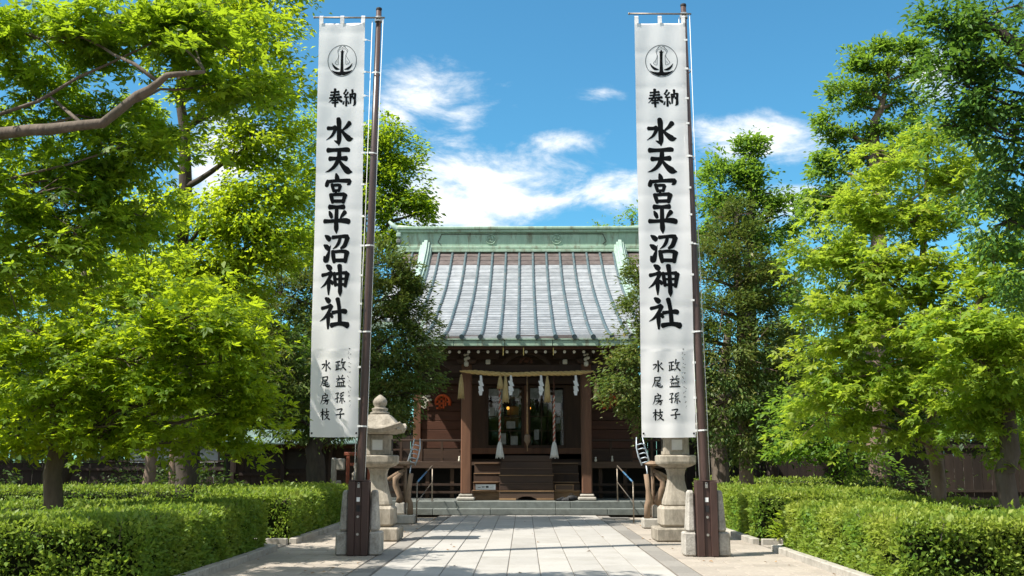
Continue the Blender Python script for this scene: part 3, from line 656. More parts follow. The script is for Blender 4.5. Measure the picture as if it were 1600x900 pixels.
# the two descending ridges
for xr in (-4.05, 4.0):
    d = MB(); ys = [42.75 - .28 * i for i in range(20)]
    for wd, hh, dx in ((.27, .16, 0), (.18, .28, 0), (.08, .37, 0)):
        for i in range(len(ys) - 1):
            pa, pb = ys[i], ys[i + 1]
            P = []
            for yv in (pa, pb):
                zz = smooth_prof(min(yv, 42.6)) + (.28 if yv > 42.4 else 0) * (yv - 42.4) / .35
                P += [(xr - wd, yv, zz), (xr + wd, yv, zz), (xr + wd * .85, yv, zz + hh), (xr - wd * .85, yv, zz + hh)]
            d.add(P, [(0, 1, 5, 4), (1, 2, 6, 5), (2, 3, 7, 6), (3, 0, 4, 7)] + ([(4, 5, 6, 7)] if i == len(ys) - 2 else []) + ([(3, 2, 1, 0)] if i == 0 else []))
    dr = hp(d, 'descending_ridge', M['patina_pale'])
    ye = ys[-1]; hp(bx(xr - .28, xr + .28, ye - .12, ye - .005, smooth_prof(ye) - .02, smooth_prof(ye) + .44, .04, taper=(.6, 1)), 'end_tile', M['patina_pale'], dr)
for sx in (-1, 1):                                                                # gable walls under the verge
    hp(MB().add([(X0 + sx * 4.2, 36.2, 6.0), (X0 + sx * 4.2, 49.5, 6.0), (X0 + sx * 4.2, 42.9, 9.7)], [(0, 1, 2)]), 'gable_wall', M['wood_dark'])

# porch pillars on stone bases
PX = [X0 - 1.81, X0 + 1.81]
for x in PX:
    p = hp(bx(x - .155, x + .155, 31.85, 32.16, .56, 4.44, .03), 'pillar', M['pillar_wood'])
    hp(bx(x - .27, x + .27, 31.73, 32.28, .37, .47, .03), 'pillar_base', M['kerb'], p)
    hp(bx(x - .21, x + .21, 31.79, 32.22, .475, .555, .03), 'pillar_base', M['kerb'], p)
    # bracket block and carved pale nosing
    hp(bx(x - .26, x + .26, 31.76, 32.26, 4.445, 4.60, .04, taper=(1.25, 1.15)), 'bracket_block', M['wood_dark_h'], p)
    for s2 in (-1, 1):
        hp(MB().prism([(x + s2 * k, z) for k, z in ((.18, 4.60), (.95, 4.60), (.98, 4.72), (.98, 4.80), (.18, 4.80))][::s2], 31.9, 32.12), 'bracket_arm', M['wood_dark_h'], p)
        hp(MB().prism([(x + s2 * k, z) for k, z in ((.16, 4.18), (.55, 4.30), (.78, 4.44), (.80, 4.52), (.16, 4.44))][::s2], 31.92, 32.09), 'brace', M['wood_dark_h'], p)
    nz = MB()
    for dx, z, w, h in ((0, 4.42, .13, .15), (-.02, 4.56, .10, .11), (.05, 4.60, .12, .09), (-.04, 4.69, .09, .07), (.04, 4.71, .08, .06)): nz.box(x + dx - w / 2, x + dx + w / 2, 31.60, 31.78, z - h / 2, z + h / 2, .03)
    hp(nz, 'carved_nosing', M['white_paint'], p)
hp(bx(X0 - 2.3, X0 + 2.3, 31.90, 32.11, 4.20, 4.43, .02), 'beam', M['wood_dark_h'])
hp(bx(X0 - 3.2, X0 + 3.2, 31.88, 32.13, 4.81, 4.97, .02), 'purlin', M['wood_dark_h'])
for x in (X0 - 1.16, X0 + 1.18): hp(bx(x - .07, x + .07, 31.80, 31.95, 4.43, 4.57, .02), 'beam_block', M['white_paint'])
st = MB()
lo_ = [(-.62, 4.44), (-.48, 4.58), (-.25, 4.70), (0, 4.74), (.25, 4.70), (.48, 4.58), (.62, 4.44)]; hi_ = [(-.75, 4.44), (-.62, 4.62), (-.35, 4.77), (0, 4.80), (.35, 4.77), (.62, 4.62), (.75, 4.44)]
for i in range(6): st.prism([(X0 + x, z) for x, z in (lo_[i], lo_[i + 1], hi_[i + 1], hi_[i])], 31.93, 32.08)
frog = hp(st, 'frog_leg_strut', M['wood_dark_h'])
fl = MB()
for k in range(9):
    a = k * math.pi / 8; fl.sphere((X0 + .17 * math.cos(a), 31.93, 4.50 + .13 * math.sin(a)), .05, .03, .04, 8, 5)
fl.sphere((X0, 31.92, 4.54), .08, .05, .07, 8, 6)
hp(fl, 'carved_flowers', M['wood_red'], frog)
# rafters with pale ends, laid under the porch roof
raf = []
for k in range(-11, 12):
    x = X0 + k * .285
    r_ = hp(MB().bar((x, 31.16, 4.80), (x, 34.2, 5.66), .075, .10), 'rafter', M['wood_dark'], roof)
    hp(MB().tube([(x, 31.10, 4.725), (x, 31.16, 4.735)], .045, 10), 'rafter_tip', M['white_paint'], roof)
hp(bx(X0 - KW + .05, X0 + KW - .05, 30.95, 31.04, 4.80, 4.93), 'eave_board', M['wood_red'], roof)
for x in (-.60, .0, .88): hp(bx(x - .012, x + .012, 30.92, 30.945, 4.60, 4.83), 'hanging_hook', M['gold'], roof)

# hall body: posts, plank walls, beams
WY = 36.3
for x in (X0 - 3.72, X0 - 2.1, X0 + 2.1, X0 + 3.72):
    hp(bx(x - .13, x + .13, WY - .14, WY + .12, 1.5, 5.75, .02), 'wall_post', M['pillar_wood' if abs(x - X0) > 3 else 'wood_dark'])
hp(bx(X0 - 3.9, X0 + 3.9, WY - .20, WY + .1, 4.13, 4.36, .02), 'wall_beam', M['wood_dark_h'])
hp(bx(X0 - 3.9, X0 + 3.9, WY - .18, WY + .1, 5.0, 5.25, .02), 'wall_beam', M['wood_dark_h'])
hp(bx(X0 - 3.85, X0 + 3.85, WY - .08, WY - .02, 4.36, 6.4), 'upper_wall', M['wood_dark_h'])
for sx in (-1, 1):
    wall = hp(bx(min(X0 + sx * 2.23, X0 + sx * 3.59), max(X0 + sx * 2.23, X0 + sx * 3.59), WY, WY + .05, 1.5, 4.13), 'wall', M['wood_dark'])
    zz = 1.95
    for hgt in (.30, .34, .30, .33, .30, .32, .285):
        hp(bx(X0 + sx * 2.91 - .68, X0 + sx * 2.91 + .68, WY - .045, WY - .004, zz + .006, zz + hgt - .006, .01), 'wall_plank', M['wood_red'], wall); zz += hgt
    hp(bx(X0 + sx * 2.91 - .68, X0 + sx * 2.91 + .68, WY - .09, WY - .01, 1.52, 1.94, .01), 'wall_board', M['wood_dark_h'], wall)
    # side walls running back
    sw_ = hp(bx(X0 + sx * 3.72 - .04, X0 + sx * 3.72 + .04, WY + .13, 46, 1.5, 6.2), 'side_wall', M['wood_dark'])
    for k in range(6): hp(bx(X0 + sx * 3.72 - .06, X0 + sx * 3.72 + .06, WY + .2 + k * 1.6, WY + 1.75 + k * 1.6, 1.6, 4.1, .02), 'side_panel', M['wood_red'], sw_)
    # orange round crest on the wall: a ring of comma shapes and bars
    cx, cz = X0 + sx * 2.86, 3.51
    c = MB()
    c.tube([(cx + .25 * math.cos(a), WY - .065, cz + .25 * math.sin(a)) for a in [-.4 + i * .3 for i in range(14)]], [.05] * 10 + [.045, .04, .03, .02], 6)
    for p, q, w in (((-.22, .10), (.05, .13), .06), ((-.24, -.05), (.02, -.02), .06), ((-.12, .22), (-.10, -.22), .065), ((.02, .18), (.03, -.20), .06), ((-.22, -.20), (-.02, -.16), .06), ((.06, .05), (.20, .02), .05), ((.10, .18), (.10, -.12), .05)):
        c.bar((cx + p[0], WY - .062, cz + p[1]), (cx + q[0], WY - .062, cz + q[1]), w, .03, up=(0, 1, 0))
    hp(c, 'wall_crest', M['crest_orange'], wall)
# short white hanging cloth with a cut shape on the corner post side
wc = MB()
for p, q, w in (((-.16, .14), (.16, .17), .07), ((-.20, .02), (.20, .04), .08), ((0, .17), (-.02, -.24), .08), ((-.02, -.24), (-.14, -.17), .06)): wc.bar((X0 - 3.44 + p[0], WY - .16, 3.56 + p[1]), (X0 - 3.44 + q[0], WY - .16, 3.56 + q[1]), w, .02, up=(0, 1, 0))
hp(wc, 'pale_wall_mark', M['white_paint'])

# doors: two glazed leaves in a dark frame, lattice bars, sill
glass, gnt, gp = principled('door_glass')
gp.inputs["Base Color"].default_value = (0.75, 0.80, 0.80, 1); gp.inputs["Roughness"].default_value = 0.03; gp.inputs["Transmission Weight"].default_value = 1.0; gp.inputs["IOR"].default_value = 1.5
M['glass'] = glass
dz0, dz1 = 1.97, 4.10
for k, (xa, xb) in enumerate(((X0 - 1.38, X0 - .06), (X0 + .06, X0 + 1.38))):
    d = MB(); y0, y1 = WY - .06, WY + .02
    d.box(xa, xa + .09, y0, y1, dz0, dz1); d.box(xb - .09, xb, y0, y1, dz0, dz1); d.box(xa + .09, xb - .09, y0, y1, dz0, dz0 + .09); d.box(xa + .09, xb - .09, y0, y1, dz1 - .08, dz1)
    door = hp(d, 'door', M['wood_dark'])
    nx, nz_ = 3, 4
    ww, hh = (xb - xa - .18) / nx, (dz1 - dz0 - .17) / nz_
    for i in range(nx):
        for j in range(nz_): hp(bx(xa + .09 + ww * i + .012, xa + .09 + ww * (i + 1) - .012, WY - .030, WY - .018, dz0 + .09 + hh * j + .012, dz0 + .09 + hh * (j + 1) - .012), 'pane', glass, door)
    for i in range(1, nx): hp(bx(xa + .09 + ww * i - .011, xa + .09 + ww * i + .011, WY - .05, WY + .01, dz0 + .09, dz1 - .08), 'muntin', M['wood_dark'], door)
    for j in range(1, nz_): hp(bx(xa + .09, xb - .09, WY - .046, WY + .006, dz0 + .09 + hh * j - .011, dz0 + .09 + hh * j + .011), 'muntin', M['wood_dark'], door)
hp(bx(X0 - .055, X0 + .055, WY - .10, WY + .03, dz0, dz1), 'door_post', M['pillar_wood'])
notice = surf('pale_reflection', (0.20, 0.22, 0.21), (0.34, 0.36, 0.34), 7, 0.9, 0.05, c3=(0.10, 0.11, 0.10), stain_scale=5)  # dull pale squares added on the glass to stand for its reflections
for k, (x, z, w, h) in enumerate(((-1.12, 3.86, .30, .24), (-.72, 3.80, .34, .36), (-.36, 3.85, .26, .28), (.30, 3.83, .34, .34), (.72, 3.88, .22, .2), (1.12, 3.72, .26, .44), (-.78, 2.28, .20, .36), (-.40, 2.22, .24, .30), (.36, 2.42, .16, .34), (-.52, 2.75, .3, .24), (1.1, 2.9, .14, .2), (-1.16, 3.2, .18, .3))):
    hp(bx(X0 + x - w / 2, X0 + x + w / 2, WY - .058 - .0006 * k, WY - .0555 - .0006 * k, z - h / 2, z + h / 2), 'reflection_patch', notice)
for sx in (-1, 1):
    a_, b_ = sorted((X0 + sx * 1.385, X0 + sx * 1.965)); hp(bx(a_, b_, WY - .05, WY + .03, 1.76, 4.12), 'door_jamb', M['wood_dark'])
hp(bx(X0 - 1.96, X0 + 1.96, WY - .16, WY - .055, 1.76, 1.965, .015), 'door_sill', M['pillar_wood'])
# inside, behind the glass: dark room, pale paper screens and banners, two small lit lamps
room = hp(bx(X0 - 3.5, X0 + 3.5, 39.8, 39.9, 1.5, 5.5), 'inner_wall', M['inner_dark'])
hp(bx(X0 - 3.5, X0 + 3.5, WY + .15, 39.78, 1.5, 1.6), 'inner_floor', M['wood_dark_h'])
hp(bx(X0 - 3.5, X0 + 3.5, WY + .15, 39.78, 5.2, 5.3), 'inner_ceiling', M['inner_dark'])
rg2 = random.Random(3)
for k, (x, z, w, h) in enumerate(((-.72, 2.25, .26, .42), (-.42, 2.25, .24, .46), (-.5, 2.85, .5, .34), (-.45, 3.25, .4, .3), (.35, 2.3, .18, .5), (-1.1, 3.85, .5, .30), (-.4, 3.85, .55, .35), (.35, 3.85, .5, .34), (1.0, 3.8, .5, .42), (1.12, 3.4, .2, .3), (-1.2, 3.4, .2, .3), (.95, 2.4, .18, .4))):
    hp(bx(X0 + x - w / 2, X0 + x + w / 2, 36.6 + .02 * k, 36.61 + .02 * k, z - h / 2, z + h / 2), 'paper_screen', M['paper'], room)
lampm, lnt, lp = principled('lamp_glow'); lp.inputs["Base Color"].default_value = (.8, .35, .05, 1); lp.inputs["Emission Color"].default_value = (1.0, .42, .06, 1); lp.inputs["Emission Strength"].default_value = 1.0
for x in (-.62, .12):
    lm = tag(hp(MB().sphere((X0 + x, 36.45, 3.33), .05, .04, .055, 10, 8), 'lit_lamp', lampm, room))
# centre bell pull in front of the doors hangs further below (a thing of its own)

# veranda with railing, posts beneath
ver = hp(bx(X0 - 4.7, X0 + 4.7, 33.75, WY - .22, 1.40, 1.50), 'veranda', M['stair_wood'])
for sx in (-1, 1):
    a_, b_ = sorted((X0 + sx * 1.99, X0 + sx * 4.7))
    hp(bx(a_, b_, 33.66, 33.745, 1.30, 1.51, .01), 'veranda_edge', M['stair_wood'], ver)
    rail = hp(bx(a_, b_, 33.80, 33.87, 2.14, 2.21, .01), 'railing', M['wood_dark_h'])
    for z, h in ((1.56, .06), (1.86, .05)): hp(bx(a_, b_, 33.81, 33.86, z, z + h), 'rail', M['wood_dark_h'], rail)
    for k in range(5):
        x = X0 + sx * (2.04 + k * .65); hp(bx(x - .035, x + .035, 33.795, 33.875, 1.50, 2.14), 'rail_post', M['wood_dark'], rail)
    for k in range(4):
        x = X0 + sx * (2.35 + k * .78); hp(bx(x - .06, x + .06, 33.78, 33.9, .362, 1.395), 'veranda_post', M['wood_dark'], ver)
    for z in (.52, .76): hp(bx(a_, b_, 33.70, 33.775, z, z + .07), 'under_rail', M['wood_dark_h'], ver)
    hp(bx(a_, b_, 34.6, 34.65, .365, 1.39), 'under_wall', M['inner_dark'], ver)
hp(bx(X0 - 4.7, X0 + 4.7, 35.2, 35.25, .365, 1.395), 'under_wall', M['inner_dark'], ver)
# wooden stair
stair = hp(bx(X0 - 1.62, X0 + 1.62, 33.05, 33.6, .365, 1.12), 'stair', M['wood_dark'])
for k, (yf, zt) in enumerate(((32.20, .645), (32.62, .90), (33.04, 1.16), (33.46, 1.47))):
    for a, b in ((X0 - 1.63, X0 - .81), (X0 + .81, X0 + 1.63)):
        hp(bx(a, b, yf, yf + .46, zt - .055, zt, .012), 'tread', M['worn_sunlit_wood' if k == 0 else 'stair_wood'], stair)  # lowest tread and riser lighter: the sun on them is in the colour
        hp(bx(a, b, yf - .012, yf - .001, zt - .022, zt - .002), 'nosing', M['worn_sunlit_wood'], stair)  # strips added to carry the tread-edge highlight in their pale colour
        hp(bx(a, b, yf + .06, yf + .10, ((.365, .65, .905, 1.165)[k]), zt - .056), 'riser', M['worn_sunlit_wood' if k == 0 else 'stair_wood'], stair)
for sx in (-1, 1): hp(bx(X0 + sx * 1.64 - .03, X0 + sx * 1.64 + .03, 32.3, 33.7, .366, .64), 'stringer', M['stair_wood'], stair)

# offering box in front of the stair: stacked boards on a foot with an arched cut-out
ob = thing('offering_box', 'large dark wooden offering box at the foot of the shrine stairs', 'offering box', (X0, 32.3, .37))
def op(mb, name, mat, parent=ob):
    mb.v = [(x - X0, y - 32.3, z - .37) for x, y, z in mb.v]; return mb.build(name, mat, parent)
for z0, z1, ins in ((.86, 1.10, .0), (1.105, 1.30, .02), (1.305, 1.50, .03), (1.505, 1.69, .04), (.655, .855, -.01)):
    op(MB().box(X0 - .80 + ins, X0 + .80 - ins, 32.02 + ins, 32.55 - ins, z0, z1, .012), 'board', M['wood_dark_h'])
op(MB().box(X0 - .83, X0 + .83, 31.99, 32.58, 1.10 - .012, 1.10 + .014, .005), 'ledge', M['worn_sunlit_wood'])
for zz in (.857, 1.302): op(MB().box(X0 - .81, X0 + .81, 31.995, 32.012, zz - .01, zz + .012), 'ledge', M['stair_wood'])
arch = [(-.82, .375), (-.30, .375), (-.24, .43), (-.13, .475), (0, .485), (.13, .475), (.24, .43), (.30, .375), (.82, .375), (.82, .65), (-.82, .65)]
fo = MB()
for a, b in ((0, 1), (1, 2), (2, 3), (3, 4), (4, 5), (5, 6), (6, 7), (7, 8)):
    fo.prism([(X0 + arch[a][0], arch[a][1]), (X0 + arch[b][0], arch[b][1]), (X0 + arch[b][0], .65), (X0 + arch[a][0], .65)], 31.96, 32.08)
op(fo, 'foot_board', M['stair_wood'])
for a, b in ((-.82, -.31), (.31, .82)): op(MB().box(X0 + a, X0 + b, 31.935, 31.958, .373, .43), 'foot_lit_edge', M['worn_sunlit_wood'])  # orange strips put the sun patch on the foot board into colour
op(MB().box(X0 - .82, X0 + .82, 31.94, 31.958, .628, .652), 'foot_lit_edge', M['worn_sunlit_wood'])
# notices on the stair, shoes at its foot
nt_ = tag(bx(X0 - 1.53, X0 - .93, 32.17, 32.185, .67, .83).build('notice_board', M['paper']), 'pale notice plate leaning on the lowest stair tread', 'notice')
lb = MB()
for k in range(4): lb.box(X0 - 1.46 + .12 * k, X0 - 1.38 + .12 * k, 32.163, 32.168, .73 + .012 * (k % 2), .745 + .02 * (k % 3))
lb.build('print', M['ink_line'], nt_)
fr_ = thing('wooden_frame', 'plain brown wooden frame leaning on the lowest stair tread', 'frame', (X0 + 1.14, 32.18, .65))
for a, b, c, d in ((-.28, .28, .0, .025), (-.28, .28, .155, .18), (-.28, -.255, .0251, .1549), (.255, .28, .0251, .1549)): MB().box(a, b, -.012, .012, c, d).build('frame_bar', M['worn_sunlit_wood'], fr_)
MB().box(-.254, .254, -.003, .005, .026, .154).build('frame_panel', M['stair_wood'], fr_)
def shoe(x, y, rz, label):
    s = thing('shoe', label, 'shoe', (x, y, .37), 'shoes left at the foot of the stairs', rz)
    MB().box(-.05, .05, -.14, .14, 0.0, .025, .01).build('sole', M['ink'], s)
    u = MB(); n = 10; P = []
    for t_, w, h in ((-.13, .035, .09), (-.09, .046, .10), (-.03, .046, .09), (.03, .05, .065), (.09, .048, .05), (.125, .03, .035)):
        P.append([(w * math.cos(a) if True else 0, t_, .02 + h * max(0, math.sin(a))) for a in [math.pi * i / (n - 1) for i in range(n)]])
    V = [p for r_ in P for p in r_]; u.add(V, [(i * n + j, i * n + j + 1, (i + 1) * n + j + 1, (i + 1) * n + j) for i in range(5) for j in range(n - 1)] + [tuple(range(n)), tuple(range(5 * n, 6 * n))[::-1]], True)
    u.build('upper', M['black_cloth'], s); return s
shoe(1.06, 31.32, 2.0, 'black shoe lying at the foot of the stairs next to the offering box')
shoe(1.20, 31.30, 1.2, 'black shoe between the other shoe and a folded black bag')
bag = tag(MB().sphere((0, 0, .085), .15, .10, .09, 14, 8).sphere((.09, .01, .08), .10, .08, .075, 10, 6).build('black_bag', M['black_cloth'], None, (1.40, 31.34, .37)), 'small slumped black bag beside the pillar base', 'bag')
MB().tube([(-.07, -.02, .14), (-.04, -.03, .21), (.03, -.03, .21), (.06, -.02, .14)], .010, 6).build('handle', M['black_cloth'], bag)
# little things on the veranda edge
for x, h, lb_ in ((-2.12, .17, 'thin white bottle on the veranda edge by the shed-side pillar'), (2.20, .15, 'small pale figure on the veranda edge next to the porch pillar'), (2.72, .18, 'small pale figure on the veranda edge beside a second one, further from the pillar')):
    tag(MB().lathe((0, 0, 0), [(.03, 0), (.04, .02), (.035, h * .45), (.02, h * .6), (.03, h * .8), (.015, h)], 8, smooth=True).build('veranda_figure' if x > 0 else 'bottle', M['white_paint'], None, (X0 + x, 33.70, 1.51)), lb_, 'figure' if x > 0 else 'bottle')
tag(MB().box(2.10, 2.82, 28.55, 29.1, -.012, .02, .008).build('door_mat', M['granite_dark']), 'dark mat lying on the path before the steps', 'mat')

# ------------------------------------------------------------------ sacred rope with straw tassels and paper streamers
def rope_y(u): return 31.55
shim = thing('sacred_rope', 'twisted straw rope with tassels and white zigzag papers across the porch', 'rope', (X0, 31.55, 4.15))
def sp(mb, name, mat, parent=shim):
    mb.v = [(x - X0, y - 31.55, z - 4.15) for x, y, z in mb.v]; return mb.build(name, mat, parent)
def rz_(x):
    t_ = (x - X0) / 2.0; return 4.10 + .085 * t_ * t_ + .012 * math.sin(x * 3)
body_ = MB()
for k in range(3):
    pts = []
    for i in range(91):
        x = -1.92 + 4.02 * i / 90; a = i * .55 + k * 2.094; r_ = .034 * min(1, .35 + min(i, 90 - i) / 14)
        pts.append((x, 31.55 + r_ * math.cos(a), rz_(x) + r_ * math.sin(a)))
    body_.tube(pts, [.040 * min(1, .35 + min(i, 90 - i) / 14) for i in range(91)], 6)
sp(body_, 'rope', M['straw_rope'])
for x, top_, bot in ((-1.87, 4.10, 3.38), (-.70, 4.06, 3.66), (-.54, 4.06, 3.27), (.71, 4.06, 3.27), (2.18, 3.95, 3.36)):
    tl = MB(); h = top_ - bot
    tl.lathe((x, 31.50, bot), [(.095, 0), (.088, h * .3), (.07, h * .62), (.045, h * .85), (.035, h * .9), (.04, h * .94), (.012, h)], 14, smooth=True)
    for k in range(22):
        a = k * 2.4; tl.tube([(x + .05 * math.cos(a), 31.50 + .05 * math.sin(a), bot + h * .75), (x + .10 * math.cos(a), 31.50 + .10 * math.sin(a), bot - .02 * (k % 3))], [.008, .006], 3, cap=False)
    sp(tl, 'straw_tassel', M['straw'])
    if x > 2: sp(MB().tube([(2.08, 31.55, rz_(2.08)), (2.16, 31.52, 4.05), (2.18, 31.50, 3.94)], .012, 5), 'cord', M['straw_rope'])
for x in (-1.28, -.38, .52, 1.56):
    z = 4.06; off = .055; s_ = MB(); pts = [(0, .0, .04), (.01, -.16, .055), (-.02, -.17, .085), (.035, -.32, .085), (-.015, -.33, .085), (.02, -.47, .095), (-.01, -.48, .085), (.0, -.60, .05)]
    for i in range(len(pts) - 1):
        (xa, za, wa), (xb, zb, wb) = pts[i], pts[i + 1]; yy = 31.47 - .018 * (i % 2)
        wa, wb = wa * .74, wb * .74
        s_.add([(x + xa - wa, yy, z + za), (x + xa + wa, yy, z + za), (x + xb + wb, yy + .01, z + zb), (x + xb - wb, yy + .01, z + zb)], [(0, 3, 2, 1)])
    sp(s_, 'paper_streamer', M['paper'])
# bell ropes
def bell_rope(x, ztop, label, yb):
    t_ = thing('bell_rope', label, 'bell rope', (x, yb, 2.0), 'bell ropes hanging at the porch')
    zt, zb = ztop, 2.06
    n = 90
    for k, mt in enumerate(('rope_red', 'rope_white')):
        mb = MB(); mb.tube([(.018 * math.cos(i * .62 + k * math.pi), .018 * math.sin(i * .62 + k * math.pi), zb + (zt - zb) * i / n - 2.0) for i in range(n + 1)], .019, 6)
        mb.build('strand', M[mt], t_)
    tl = MB(); tl.lathe((0, 0, zb - 2.0 - .42), [(.125, 0), (.115, .1), (.085, .3), (.055, .42), (.03, .46)], 14, smooth=True)
    for k in range(26):
        a = k * 2.4; tl.tube([(.07 * math.cos(a), .07 * math.sin(a), zb - 2.0 - .1), (.13 * math.cos(a), .13 * math.sin(a), zb - 2.0 - .43 - .02 * (k % 3))], [.010, .008], 3, cap=False)
    tl.build('tassel', M['tassel'], t_)
    MB().tube([(0, 0, zt - 2.03), (0, 0, 4.28 - 2.0)], .022, 6).build('cord', M['wood_red'], t_)
bell_rope(-.72, 3.72, 'red and white twisted bell rope hanging beside the short straw tassel', 31.98)
bell_rope(.92, 3.50, 'red and white twisted bell rope with a long brown cord above it', 31.98)
cb_ = thing('bell_pull', 'brown hanging pull with pale knob before the middle of the glazed doors', 'bell pull', (X0 + .03, 32.0, 1.9))
MB().tube([(0, 0, .40), (0, 0, 1.2), (0, 0, 2.34)], [.035, .028, .022], 8).build('cord', M['worn_sunlit_wood'], cb_)
MB().lathe((0, 0, .08), [(.02, 0), (.04, .06), (.085, .12), (.10, .18), (.085, .25), (.095, .28), (.05, .34)], 12, smooth=True).build('knob', M['drift_wood'], cb_)
MB().tube([(0, 0, -.08), (0, 0, .1)], .012, 6).build('tip', M['worn_sunlit_wood'], cb_)

